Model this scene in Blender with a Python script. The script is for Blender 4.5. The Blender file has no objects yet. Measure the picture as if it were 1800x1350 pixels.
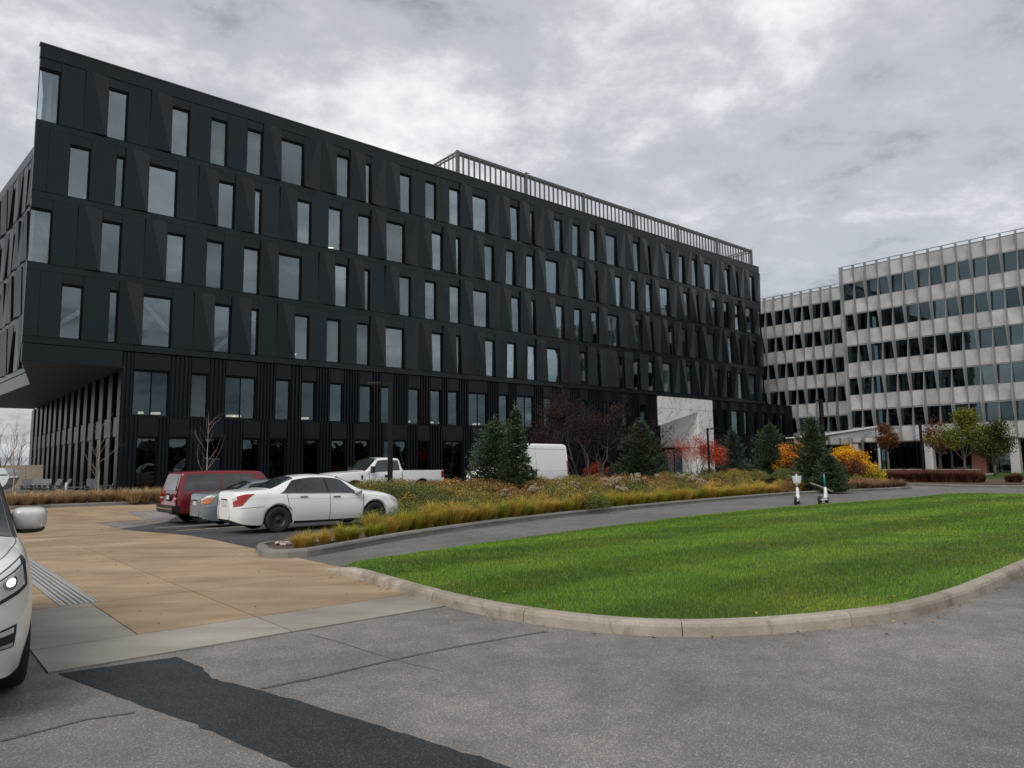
import bpy, bmesh, math, random
import numpy as np
from mathutils import Matrix, Vector

random.seed(7)
R = math.radians
scene = bpy.context.scene
COL = scene.collection

# ------------------------------------------------------------------ camera
CAM_H = 1.65
PITCH, ROLL = R(6.3666), R(0.7162)
FOCAL = 1260.0 / 1800.0                       # focal length in picture widths
_cp, _sp, _cr, _sr = math.cos(PITCH), math.sin(PITCH), math.cos(ROLL), math.sin(ROLL)
_fw = Vector((0, _cp, _sp)); _r0 = Vector((1, 0, 0)); _u0 = Vector((0, -_sp, _cp))
_rv = _r0 * _cr - _u0 * _sr
_uv = _r0 * _sr + _u0 * _cr
cam_data = bpy.data.cameras.new('camera')
cam_data.sensor_width = 36.0
cam_data.lens = FOCAL * 36.0
cam_data.clip_start, cam_data.clip_end = 0.05, 3000
camera = bpy.data.objects.new('camera', cam_data)
COL.objects.link(camera)
camera.matrix_world = Matrix(((_rv.x, _uv.x, -_fw.x, 0), (_rv.y, _uv.y, -_fw.y, 0),
                              (_rv.z, _uv.z, -_fw.z, CAM_H), (0, 0, 0, 1)))
scene.camera = camera

# ------------------------------------------------------------------ sky, sun, exposure
SUN_BEARING, SUN_ELEV = R(207), R(48)          # bearing clockwise from +Y
world = bpy.data.worlds.new('World'); scene.world = world
world.use_nodes = True
nt = world.node_tree; nt.nodes.clear()
def wn(t, **k):
    n = nt.nodes.new(t)
    for a, b in k.items(): setattr(n, a, b)
    return n
w_out = wn('ShaderNodeOutputWorld'); w_bg = wn('ShaderNodeBackground')
w_bg.inputs['Strength'].default_value = 1.0
w_sky = wn('ShaderNodeTexSky', sky_type='NISHITA', sun_disc=False)
w_sky.sun_elevation = SUN_ELEV; w_sky.sun_rotation = SUN_BEARING
w_sky.air_density = 1.0; w_sky.dust_density = 2.0
w_tc = wn('ShaderNodeTexCoord'); w_sep = wn('ShaderNodeSeparateXYZ')
nt.links.new(w_tc.outputs['Generated'], w_sep.inputs[0])
w_z = wn('ShaderNodeMath', operation='MAXIMUM'); w_z.inputs[1].default_value = 0.0
nt.links.new(w_sep.outputs['Z'], w_z.inputs[0])
w_za = wn('ShaderNodeMath', operation='ADD'); w_za.inputs[1].default_value = 0.22
nt.links.new(w_z.outputs[0], w_za.inputs[0])
def wdiv(o):
    d = wn('ShaderNodeMath', operation='DIVIDE')
    nt.links.new(w_sep.outputs[o], d.inputs[0]); nt.links.new(w_za.outputs[0], d.inputs[1]); return d
w_dx, w_dy = wdiv('X'), wdiv('Y')
w_cmb = wn('ShaderNodeCombineXYZ')
nt.links.new(w_dx.outputs[0], w_cmb.inputs[0]); nt.links.new(w_dy.outputs[0], w_cmb.inputs[1])
OFF1, OFF2 = (5.4, 13.9, 0), (3.9, 7.9, 0)
def wnoise(scale, detail, rough, dist, off):
    mp = wn('ShaderNodeMapping'); mp.inputs['Location'].default_value = off
    nt.links.new(w_cmb.outputs[0], mp.inputs['Vector'])
    n = wn('ShaderNodeTexNoise'); n.inputs['Scale'].default_value = scale
    n.inputs['Detail'].default_value = detail; n.inputs['Roughness'].default_value = rough
    n.inputs['Distortion'].default_value = dist
    nt.links.new(mp.outputs[0], n.inputs['Vector']); return n
wa = wnoise(0.95, 3, 0.5, 0.2, OFF1); wb = wnoise(3.4, 14, 0.64, 0.12, OFF2)
wm1 = wn('ShaderNodeMath', operation='MULTIPLY'); wm1.inputs[1].default_value = 0.74
nt.links.new(wa.outputs['Fac'], wm1.inputs[0])
wm2 = wn('ShaderNodeMath', operation='MULTIPLY_ADD'); wm2.inputs[1].default_value = 0.74
nt.links.new(wb.outputs['Fac'], wm2.inputs[0]); nt.links.new(wm1.outputs[0], wm2.inputs[2])
w_rmp = wn('ShaderNodeValToRGB')
cr = w_rmp.color_ramp; cr.interpolation = 'EASE'
cr.elements[0].position = 0.52; cr.elements[0].color = (0.125, 0.135, 0.150, 1)
cr.elements[1].position = 1.03; cr.elements[1].color = (0.68, 0.686, 0.694, 1)
e = cr.elements.new(0.74); e.color = (0.365, 0.378, 0.396, 1)
nt.links.new(wm2.outputs[0], w_rmp.inputs['Fac'])
w_sc = wn('ShaderNodeMix', data_type='RGBA', blend_type='MULTIPLY'); w_sc.inputs['Factor'].default_value = 1.0
nt.links.new(w_sky.outputs[0], w_sc.inputs['A']); w_sc.inputs['B'].default_value = (0.09, 0.09, 0.09, 1)
w_mix = wn('ShaderNodeMix', data_type='RGBA'); w_mix.inputs['Factor'].default_value = 0.90
nt.links.new(w_sc.outputs['Result'], w_mix.inputs['A']); nt.links.new(w_rmp.outputs['Color'], w_mix.inputs['B'])
nt.links.new(w_mix.outputs['Result'], w_bg.inputs['Color']); nt.links.new(w_bg.outputs[0], w_out.inputs[0])

sun_data = bpy.data.lights.new('sun', 'SUN')
sun_data.energy = 1.5; sun_data.angle = R(40); sun_data.color = (1.0, 0.945, 0.875)
sun = bpy.data.objects.new('sun', sun_data); COL.objects.link(sun)
_sd = Vector((math.sin(SUN_BEARING) * math.cos(SUN_ELEV), math.cos(SUN_BEARING) * math.cos(SUN_ELEV), math.sin(SUN_ELEV)))
sun.rotation_euler = _sd.to_track_quat('Z', 'Y').to_euler()
sun.location = (0, 0, 60)

scene.view_settings.view_transform = 'Standard'
scene.view_settings.look = 'None'
scene.view_settings.exposure = 0.62
scene.view_settings.gamma = 1.0
scene.view_settings.use_curve_mapping = False
scene.render.engine = 'CYCLES'
scene.cycles.use_denoising = True
scene.cycles.max_bounces = 8
scene.cycles.transparent_max_bounces = 8
scene.cycles.caustics_reflective = False
scene.cycles.caustics_refractive = False
scene.cycles.sample_clamp_indirect = 6.0

# ------------------------------------------------------------------ frames of the place
# the dark building: u runs along its long front, v runs into the building
AX, AY = -29.099, 42.0
ANG = math.atan2(0.6509816, 0.7590935)
UX, UY = math.cos(ANG), math.sin(ANG)
VX, VY = -UY, UX
def B(u, v, z=0.0): return Vector((AX + u * UX + v * VX, AY + u * UY + v * VY, z))
def UV(x, y):
    dx, dy = x - AX, y - AY
    return dx * UX + dy * UY, dx * VX + dy * VY
def ray(px, py):
    return _fw * 1260.0 + _rv * (px - 900.0) + _uv * (675.0 - py)
def ground(px, py, z=0.0):                      # where a sight line meets the level z
    d = ray(px, py); t = (z - CAM_H) / d.z
    return Vector((d.x * t, d.y * t, z))
def far(px, dist, z=0.0):                       # a point at forward distance dist on the ground
    d = ray(px, 810.0); t = dist / d.y
    return Vector((d.x * t, dist, z))
def sstep(a, b, x):
    t = max(0.0, min(1.0, (x - a) / (b - a))); return t * t * (3 - 2 * t)
def dip(u, v):                                   # the parking lot falls gently away from the road
    return -0.30 * sstep(-33.5, -23.5, v) * (1 - sstep(-19.5, -15.0, v)) * (1 - sstep(6.8, 9.0, u))

# ------------------------------------------------------------------ helpers
class MB:
    def __init__(s): s.v = []; s.f = []
    def add(s, verts, faces):
        o = len(s.v); s.v += [tuple(p) for p in verts]; s.f += [tuple(i + o for i in f) for f in faces]; return s
    def poly(s, pts): return s.add(pts, [tuple(range(len(pts)))])
    def hexa(s, p):                             # 4 bottom, 4 top
        return s.add(p, [(3, 2, 1, 0), (4, 5, 6, 7), (0, 1, 5, 4), (1, 2, 6, 5), (2, 3, 7, 6), (3, 0, 4, 7)])
    def box(s, x0, x1, y0, y1, z0, z1):
        return s.hexa([(x0, y0, z0), (x1, y0, z0), (x1, y1, z0), (x0, y1, z0), (x0, y0, z1), (x1, y0, z1), (x1, y1, z1), (x0, y1, z1)])
    def prism(s, pts, y0, y1):                  # outline in (x, z), pushed along y
        n = len(pts)
        s.add([(x, y0, z) for x, z in pts] + [(x, y1, z) for x, z in pts],
              [tuple(range(n)), tuple(range(2 * n - 1, n - 1, -1))] + [(i, i + n, (i + 1) % n + n, (i + 1) % n) for i in range(n)])
        return s
    def slab(s, pts, z0, z1):                   # outline in (x, y), pushed along z
        n = len(pts)
        s.add([(x, y, z0) for x, y in pts] + [(x, y, z1) for x, y in pts],
              [tuple(range(n - 1, -1, -1)), tuple(range(n, 2 * n))] + [(i, (i + 1) % n, (i + 1) % n + n, i + n) for i in range(n)])
        return s
    def tube(s, pts, rad, n=6, cap=True):
        pts = [Vector(p) for p in pts]; o = len(s.v)
        if not hasattr(rad, '__len__'): rad = [rad] * len(pts)
        ref = None
        for i, p in enumerate(pts):
            t = (pts[min(i + 1, len(pts) - 1)] - pts[max(i - 1, 0)])
            if t.length < 1e-9: t = Vector((0, 0, 1))
            t.normalize()
            if ref is None or abs(ref.dot(t)) > 0.95:
                ref = Vector((1, 0, 0)) if abs(t.x) < 0.8 else Vector((0, 1, 0))
            a = (ref - t * ref.dot(t)).normalized(); b = t.cross(a); ref = a
            for k in range(n):
                w = 2 * math.pi * k / n
                s.v.append(tuple(p + (a * math.cos(w) + b * math.sin(w)) * rad[i]))
        for i in range(len(pts) - 1):
            for k in range(n):
                s.f.append((o + i * n + k, o + i * n + (k + 1) % n, o + (i + 1) * n + (k + 1) % n, o + (i + 1) * n + k))
        if cap:
            s.f.append(tuple(o + k for k in range(n - 1, -1, -1)))
            e_ = o + (len(pts) - 1) * n; s.f.append(tuple(e_ + k for k in range(n)))
        return s
    def lathe(s, prof, n=20, axis='z', c=(0, 0, 0)):
        o = len(s.v)
        for k in range(n):
            w = 2 * math.pi * k / n; ca, sa = math.cos(w), math.sin(w)
            for r_, h in prof:
                p = (r_ * ca, r_ * sa, h) if axis == 'z' else ((r_ * ca, h, r_ * sa) if axis == 'y' else (h, r_ * ca, r_ * sa))
                s.v.append((p[0] + c[0], p[1] + c[1], p[2] + c[2]))
        m = len(prof)
        for k in range(n):
            for j in range(m - 1):
                s.f.append((o + k * m + j, o + ((k + 1) % n) * m + j, o + ((k + 1) % n) * m + j + 1, o + k * m + j + 1))
        return s
    def mesh(s, name, smooth=False, mat=None):
        me = bpy.data.meshes.new(name); me.from_pydata(s.v, [], s.f)
        if smooth: me.polygons.foreach_set('use_smooth', [True] * len(me.polygons))
        if mat: me.materials.append(mat)
        me.update(); return me

def np_mesh(name, verts, faces, mat=None, smooth=False):
    verts = np.asarray(verts, dtype=np.float32).reshape(-1, 3); faces = np.asarray(faces, dtype=np.int32)
    nf, k = faces.shape
    me = bpy.data.meshes.new(name)
    me.vertices.add(len(verts)); me.vertices.foreach_set('co', verts.ravel())
    me.loops.add(nf * k); me.loops.foreach_set('vertex_index', faces.ravel())
    me.polygons.add(nf); me.polygons.foreach_set('loop_start', np.arange(0, nf * k, k, dtype=np.int32))
    if smooth: me.polygons.foreach_set('use_smooth', np.ones(nf, dtype=bool))
    if mat: me.materials.append(mat)
    me.update(calc_edges=True); me.validate(); return me

def obj(name, me, parent=None, loc=(0, 0, 0), rz=0.0, rot=None, scale=None):
    o = bpy.data.objects.new(name, me); COL.objects.link(o)
    o.location = loc; o.rotation_euler = rot if rot else (0, 0, rz)
    if scale: o.scale = scale if hasattr(scale, '__len__') else (scale,) * 3
    if parent: o.parent = parent
    return o
def part(name, mb, mat, parent=None, smooth=False, **k):
    return obj(name, mb.mesh(name, smooth, mat), parent, **k)
def tag(o, label, cat, group=None):
    o['label'] = label; o['category'] = cat
    if group: o['group'] = group
    return o
def thing(name, label, cat, loc=(0, 0, 0), rz=0.0, group=None):
    return tag(obj(name, None, None, loc, rz), label, cat, group)
def struct(name, me_or_mb, mat=None, parent=None, **k):
    me = me_or_mb if not isinstance(me_or_mb, MB) else me_or_mb.mesh(name, False, mat)
    o = obj(name, me, parent, **k); o['kind'] = 'structure'; return o
def copy_tree(o, parent=None):
    c = o.copy(); COL.objects.link(c); c.parent = parent
    for ch in o.children: copy_tree(ch, c)
    return c
_cache = {}
def cached(key, fn):
    if key not in _cache: _cache[key] = fn()
    return _cache[key]

# ------------------------------------------------------------------ materials
def new_mat(name):
    m = bpy.data.materials.new(name); m.use_nodes = True
    t = m.node_tree; b = t.nodes['Principled BSDF']
    return m, t, b
def nd(t, kind, **k):
    n = t.nodes.new(kind)
    for a, v in k.items(): setattr(n, a, v)
    return n
def pos_vec(t, space, scale=(1, 1, 1), rot=0.0):
    if space == 'world': src = nd(t, 'ShaderNodeNewGeometry').outputs['Position']
    elif space == 'object': src = nd(t, 'ShaderNodeTexCoord').outputs['Object']
    else: src = nd(t, 'ShaderNodeTexCoord').outputs['Generated']
    mp = nd(t, 'ShaderNodeMapping'); mp.inputs['Scale'].default_value = scale; mp.inputs['Rotation'].default_value = (0, 0, rot)
    t.links.new(src, mp.inputs['Vector']); return mp.outputs[0]
def noise(t, vec, scale, detail=4, rough=0.55, dist=0.0):
    n = nd(t, 'ShaderNodeTexNoise'); n.inputs['Scale'].default_value = scale; n.inputs['Detail'].default_value = detail
    n.inputs['Roughness'].default_value = rough; n.inputs['Distortion'].default_value = dist
    t.links.new(vec, n.inputs['Vector']); return n.outputs['Fac']
def ramp(t, fac, stops):
    r_ = nd(t, 'ShaderNodeValToRGB'); c = r_.color_ramp
    c.elements[0].position, c.elements[0].color = stops[0][0], (*stops[0][1], 1)
    c.elements[1].position, c.elements[1].color = stops[-1][0], (*stops[-1][1], 1)
    for p, q in stops[1:-1]:
        e_ = c.elements.new(p); e_.color = (*q, 1)
    t.links.new(fac, r_.inputs['Fac']); return r_.outputs['Color']
def mix(t, fac, a, b, blend='MIX'):
    m = nd(t, 'ShaderNodeMix', data_type='RGBA', blend_type=blend)
    for s_, v in (('Factor', fac), ('A', a), ('B', b)):
        if isinstance(v, (int, float)): m.inputs[s_].default_value = v
        elif isinstance(v, tuple): m.inputs[s_].default_value = (*v, 1)
        else: t.links.new(v, m.inputs[s_])
    return m.outputs['Result']
def bump(t, b, h, strength, dist):
    n = nd(t, 'ShaderNodeBump'); n.inputs['Strength'].default_value = strength; n.inputs['Distance'].default_value = dist
    t.links.new(h, n.inputs['Height']); t.links.new(n.outputs[0], b.inputs['Normal']); return n
def g(v): return (v, v, v)
def simple(name, c1, c2=None, scale=6.0, rough=0.6, metal=0.0, space='object', bmp=0.0, spec=0.5, coat=0.0, stretch=(1, 1, 1), detail=4):
    m, t, b = new_mat(name)
    c2 = c2 or tuple(x * 0.8 for x in c1)
    vec = pos_vec(t, space, stretch); f = noise(t, vec, scale, detail)
    t.links.new(ramp(t, f, [(0.3, c1), (0.7, c2)]), b.inputs['Base Color'])
    b.inputs['Roughness'].default_value = rough; b.inputs['Metallic'].default_value = metal
    b.inputs['Specular IOR Level'].default_value = spec; b.inputs['Coat Weight'].default_value = coat
    if coat: b.inputs['Coat Roughness'].default_value = 0.04
    if bmp: bump(t, b, f, bmp, 0.01)
    return m
def emis(name, col, strength):
    m, t, b = new_mat(name)
    b.inputs['Base Color'].default_value = (*col, 1); b.inputs['Emission Color'].default_value = (*col, 1)
    b.inputs['Emission Strength'].default_value = strength; return m

def asphalt_mat(name, c_lo, c_hi, patchy=0.35, spk=0.42):
    m, t, b = new_mat(name); vec = pos_vec(t, 'world')
    big = noise(t, vec, 0.35, 5, 0.6); mid = noise(t, vec, 2.6, 5, 0.65); fine = noise(t, vec, 150, 3, 0.7)
    base = ramp(t, fine, [(0.33, c_lo), (0.70, c_hi)])
    vor = nd(t, 'ShaderNodeTexVoronoi'); vor.inputs['Scale'].default_value = 130; t.links.new(vec, vor.inputs['Vector'])
    grain = ramp(t, vor.outputs['Color'], [(0.62, g(0.0)), (0.90, g(1.0))])
    base = mix(t, grain, base, tuple(min(1, x * (1 + spk * 1.5)) for x in c_hi))
    base = mix(t, 1.0, base, ramp(t, big, [(0.3, g(1 - patchy)), (0.7, g(1.0 + patchy * 0.4))]), 'MULTIPLY')
    base = mix(t, 1.0, base, ramp(t, mid, [(0.32, g(0.78)), (0.62, g(1.06))]), 'MULTIPLY')
    t.links.new(base, b.inputs['Base Color']); b.inputs['Roughness'].default_value = 0.85
    b.inputs['Specular IOR Level'].default_value = 0.35
    bump(t, b, fine, 0.6, 0.006); return m
M = {}
M['asphalt'] = asphalt_mat('asphalt', (0.150, 0.138, 0.129), (0.262, 0.244, 0.231), 0.40)
M['asphalt_lot'] = asphalt_mat('asphalt_lot', (0.035, 0.036, 0.040), (0.075, 0.077, 0.083), 0.5)
M['asphalt_path'] = asphalt_mat('asphalt_path', (0.110, 0.106, 0.104), (0.190, 0.184, 0.181), 0.3)
M['patch'] = asphalt_mat('asphalt_patch', (0.016, 0.020, 0.023), (0.036, 0.043, 0.048), 0.35, 0.9)
M['sealer'] = asphalt_mat('crack_sealer', (0.085, 0.080, 0.078), (0.155, 0.147, 0.142), 0.3, 0.4)

def concrete_mat(name, c1, c2, c3, streak_rot=0.0, jit=0.15, stain=(0.64, 0.74, 0.55)):
    m, t, b = new_mat(name); vec = pos_vec(t, 'world'); sv = pos_vec(t, 'world', (0.28, 1.25, 1.0))
    a = noise(t, sv, 1.5, 9, 0.66, 0.5); f = noise(t, vec, 60, 3, 0.6); k = noise(t, vec, 0.5, 4, 0.6)
    base = ramp(t, a, [(0.28, c1), (0.50, c2), (0.75, c3)])
    base = mix(t, 1.0, base, ramp(t, k, [(0.3, g(0.72)), (0.7, g(1.10))]), 'MULTIPLY')
    base = mix(t, 1.0, base, ramp(t, f, [(0.3, g(1 - jit)), (0.7, g(1.0))]), 'MULTIPLY')
    st = noise(t, vec, 3.4, 9, 0.72, 0.9)
    base = mix(t, ramp(t, st, [(stain[0], g(0.0)), (stain[1], g(stain[2]))]), base, tuple(x * 0.55 for x in c1))
    oi = nd(t, 'ShaderNodeObjectInfo')
    base = mix(t, 1.0, base, ramp(t, oi.outputs['Random'], [(0.0, g(0.90)), (1.0, g(1.06))]), 'MULTIPLY')
    t.links.new(base, b.inputs['Base Color']); b.inputs['Roughness'].default_value = 0.8
    b.inputs['Specular IOR Level'].default_value = 0.35
    bump(t, b, f, 0.25, 0.004); return m
M['tan'] = concrete_mat('tan_concrete', (0.270, 0.190, 0.122), (0.390, 0.285, 0.182), (0.475, 0.370, 0.255), ANG)
M['grey_concrete'] = concrete_mat('grey_concrete', (0.280, 0.255, 0.218), (0.355, 0.330, 0.288), (0.415, 0.390, 0.346), ANG)
M['kerb'] = concrete_mat('kerb_concrete', (0.270, 0.225, 0.170), (0.410, 0.370, 0.310), (0.500, 0.460, 0.400), 0.3, 0.2, (0.52, 0.68, 0.75))
M['kerb_dark'] = concrete_mat('kerb_concrete_grey', (0.17, 0.165, 0.15), (0.22, 0.21, 0.195), (0.27, 0.26, 0.24), 0.3)
M['joint'] = simple('joint_filler', (0.03, 0.028, 0.026), rough=0.9)

def panel_mat(name, c1, c2, rough=0.42, stain=0.0):
    m, t, b = new_mat(name); vec = pos_vec(t, 'object'); wv = pos_vec(t, 'world')
    f = noise(t, vec, 1.3, 3); oi = nd(t, 'ShaderNodeObjectInfo')
    base = ramp(t, f, [(0.3, c1), (0.7, c2)])
    base = mix(t, 1.0, base, ramp(t, oi.outputs['Random'], [(0, g(0.85)), (1, g(1.15))]), 'MULTIPLY')
    if stain:
        sv = pos_vec(t, 'world', (1.6, 1.6, 0.35)); s = noise(t, sv, 1.1, 5, 0.6, 1.2)
        base = mix(t, ramp(t, s, [(0.42, g(0.0)), (0.75, g(stain))]), base, (0.034, 0.044, 0.038))
    dust = noise(t, wv, 0.25, 4, 0.6)
    base = mix(t, 1.0, base, ramp(t, dust, [(0.3, g(0.9)), (0.7, g(1.1))]), 'MULTIPLY')
    t.links.new(base, b.inputs['Base Color']); b.inputs['Roughness'].default_value = rough
    b.inputs['Specular IOR Level'].default_value = 0.36; b.inputs['Specular Tint'].default_value = (0.78, 0.93, 1.0, 1)
    return m
M['panel'] = panel_mat('charcoal_metal_panel', (0.0050, 0.0078, 0.0098), (0.0072, 0.0102, 0.0124), 0.27)
M['panel_sheen'] = panel_mat('charcoal_metal_panel_sheen', (0.0185, 0.0190, 0.0195), (0.0220, 0.0222, 0.0224), 0.30)  # lighter panel copy: sky reflection painted into the right-hand facets
M['panel_stained'] = panel_mat('charcoal_panel_weathered', (0.0065, 0.009, 0.010), (0.009, 0.0115, 0.012), 0.38, 0.6)
M['base_panel'] = panel_mat('black_base_panel', (0.0036, 0.0046, 0.0056), (0.0054, 0.0064, 0.0074), 0.36)
M['frame'] = simple('black_window_frame', (0.0022, 0.0026, 0.0032), (0.003, 0.0034, 0.004), 3, 0.6, spec=0.12)
M['interior'] = simple('dark_interior', (0.045, 0.047, 0.05), (0.06, 0.06, 0.062), 0.5, 0.8)
M['soffit'] = simple('brown_soffit_boards', (0.062, 0.049, 0.039), (0.042, 0.034, 0.028), 1.2, 0.6, stretch=(0.15, 6, 1))
M['white_beam'] = simple('white_painted_steel', (0.72, 0.73, 0.72), (0.66, 0.67, 0.66), 2, 0.5)
M['blind'] = simple('beige_roller_blind', (0.40, 0.40, 0.33), (0.36, 0.36, 0.30), 1.5, 0.9)
M['lit'] = emis('warm_ceiling_light', (1.0, 0.80, 0.55), 2.2)
M['lit_soft'] = emis('warm_pendant_light', (1.0, 0.76, 0.55), 3.0)

def glass_mat(name, fac, tint, gloss, rough=0.015, ior_boost=0.35):
    m = bpy.data.materials.new(name); m.use_nodes = True; t = m.node_tree; t.nodes.clear()
    out = nd(t, 'ShaderNodeOutputMaterial'); mx = nd(t, 'ShaderNodeMixShader')
    tr = nd(t, 'ShaderNodeBsdfTransparent'); tr.inputs[0].default_value = (*tint, 1)
    gl = nd(t, 'ShaderNodeBsdfGlossy'); gl.inputs['Color'].default_value = (*gloss, 1); gl.inputs['Roughness'].default_value = rough
    lw = nd(t, 'ShaderNodeLayerWeight'); lw.inputs['Blend'].default_value = 0.35
    ma = nd(t, 'ShaderNodeMath', operation='MULTIPLY_ADD', use_clamp=True)
    ma.inputs[1].default_value = ior_boost; ma.inputs[2].default_value = fac
    t.links.new(lw.outputs['Fresnel'], ma.inputs[0])
    oi = nd(t, 'ShaderNodeObjectInfo'); vr = nd(t, 'ShaderNodeMapRange'); vr.inputs['To Min'].default_value = 0.55; vr.inputs['To Max'].default_value = 1.15
    t.links.new(oi.outputs['Random'], vr.inputs['Value']); m3 = nd(t, 'ShaderNodeMath', operation='MULTIPLY', use_clamp=True)
    t.links.new(ma.outputs[0], m3.inputs[0]); t.links.new(vr.outputs[0], m3.inputs[1]); t.links.new(m3.outputs[0], mx.inputs[0])
    vec = pos_vec(t, 'world'); bn = nd(t, 'ShaderNodeBump'); bn.inputs['Strength'].default_value = 0.12; bn.inputs['Distance'].default_value = 0.02
    t.links.new(noise(t, vec, 0.9, 2), bn.inputs['Height']); t.links.new(bn.outputs[0], gl.inputs['Normal'])
    t.links.new(tr.outputs[0], mx.inputs[1]); t.links.new(gl.outputs[0], mx.inputs[2]); t.links.new(mx.outputs[0], out.inputs[0])
    return m
M['glass'] = glass_mat('upper_window_glass', 0.17, (0.75, 0.80, 0.82), (0.78, 0.87, 0.91))
M['glass_base'] = glass_mat('base_window_glass', 0.10, (0.35, 0.40, 0.42), (0.66, 0.84, 0.92))
M['glass_grey'] = glass_mat('green_tinted_glass', 0.12, (0.30, 0.40, 0.42), (0.70, 0.86, 0.90))
# ================================================================== the ground
def grid_sheet(us, vs, zf):
    vv = [tuple(B(a, b, zf(a, b))) for b in vs for a in us]; n = len(us)
    return vv, [(j * n + i, j * n + i + 1, (j + 1) * n + i + 1, (j + 1) * n + i) for j in range(len(vs) - 1) for i in range(n - 1)]
mb = MB(); mb.add([(-900, -700, -0.6), (900, -700, -0.6), (900, 1500, -0.6), (-900, 1500, -0.6)], [(0, 1, 2, 3)])
struct('ground', mb, simple('far_ground', (0.10, 0.10, 0.07), (0.14, 0.13, 0.10), 0.2, 0.9, space='world'))
us = [-160, -90, -50, -30] + [x * 1.0 for x in range(-20, 21)] + [30, 50, 80, 130]
vs = [-190, -120, -80] + [x * 1.0 for x in range(-60, -9)] + [0, 20, 60, 100]
mb = MB(); mb.add(*grid_sheet(us, vs, lambda a, b: dip(a, b) - 0.012))
struct('road', mb, M['asphalt'])
# darker parking lot
def fan_sheet(pts_uv, dz, step=1.0):
    u0 = min(p[0] for p in pts_uv); u1 = max(p[0] for p in pts_uv); v0 = min(p[1] for p in pts_uv); v1 = max(p[1] for p in pts_uv)
    bm = bmesh.new(); vs_ = [bm.verts.new((a, b, 0)) for a, b in pts_uv]; bm.faces.new(vs_)
    for k, (lo, hi) in enumerate(((u0, u1), (v0, v1))):
        c = lo + step
        while c < hi:
            co = (c, 0, 0) if k == 0 else (0, c, 0); no = (1, 0, 0) if k == 0 else (0, 1, 0)
            bmesh.ops.bisect_plane(bm, geom=bm.verts[:] + bm.edges[:] + bm.faces[:], plane_co=co, plane_no=no); c += step
    for v in bm.verts:
        a, b = v.co.x, v.co.y; v.co = B(a, b, dip(a, b) + dz)
    me = bpy.data.meshes.new('sheet'); bm.to_mesh(me); bm.free(); return me
me = fan_sheet([(0.46, -36.3), (7.0, -33.3), (7.0, -27.0), (42, -27.0), (42, -14.6), (4.3, -14.6), (4.3, -17.5), (2.4, -22.4), (0.46, -24.3)], -0.006)
me.materials.append(M['asphalt_lot']); struct('parking_lot', me)
# path between lawn and planting bed
pth = [(0.46, -36.9), (1.9, -37.45), (5.5, -35.95), (10.9, -34.6), (17, -33.6), (23.5, -32.9), (30, -33.4), (36, -34.7), (42, -36), (70, -40), (70, -52), (40, -44), (30, -41.5), (20, -40.4), (12, -39.6), (5, -39.4), (0.46, -39.7)]
me = fan_sheet(pth, -0.006, 4.0); me.materials.append(M['asphalt_path']); struct('access_path', me)
# stall lines
for k, (v, u0, u1, wdt) in enumerate(((-28.4, 1.1, 6.6, 0.07), (-25.3, 1.3, 6.6, 0.09))):
    mb = MB(); n_ = 10
    for i in range(n_):
        a, b = u0 + (u1 - u0) * i / n_, u0 + (u1 - u0) * (i + 1) / n_
        mb.poly([B(a, v - wdt, dip(a, v) + 0.002), B(b, v - wdt, dip(b, v) + 0.002), B(b, v + wdt, dip(b, v) + 0.002), B(a, v + wdt, dip(a, v) + 0.002)])
    o = struct('stall_line', mb, cached('line%d' % k, lambda: simple('worn_line_paint', (0.50, 0.45, 0.25) if k == 0 else (0.42, 0.41, 0.38), (0.16, 0.15, 0.12), 9, 0.8, space='world')))

# concrete driveway: every bay a slab with open joints
drive = struct('driveway', MB().slab([tuple(B(a, b)[:2]) for a, b in ((-4.2, -43.7), (0.44, -43.7), (0.44, -34.0), (-4.2, -34.0))], -0.2, -0.011), M['joint'])
def slab(a0, a1, b0, b1, mat, trim=None):
    j = 0.008; nu, nv = 3, max(2, int((b1 - b0) / 1.0))
    mb_ = MB()
    uu = [a0 + j + (a1 - a0 - 2 * j) * i / nu for i in range(nu + 1)]; vv = [b0 + j + (b1 - b0 - 2 * j) * i / nv for i in range(nv + 1)]
    vts = []
    for b_ in vv:
        for a_ in uu:
            z = dip(a_, b_)
            vts.append(tuple(B(a_, b_, z)))
    n1 = nu + 1
    fcs = [(q * n1 + i, q * n1 + i + 1, (q + 1) * n1 + i + 1, (q + 1) * n1 + i) for q in range(nv) for i in range(nu)]
    mb_.add(vts, fcs)
    ring = [(i, 0) for i in range(nu)] + [(nu, q) for q in range(nv)] + [(nu - i, nv) for i in range(nu)] + [(0, nv - q) for q in range(nv)]
    idx = [q * n1 + i for i, q in ring]
    low = [(vts[i][0], vts[i][1], vts[i][2] - 0.05) for i in idx]; top = [vts[i] for i in idx]
    m_ = len(idx); mb_.add(top + low, [(i, i + m_, (i + 1) % m_ + m_, (i + 1) % m_) for i in range(m_)])
    return part('slab', mb_, mat, drive)
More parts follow.
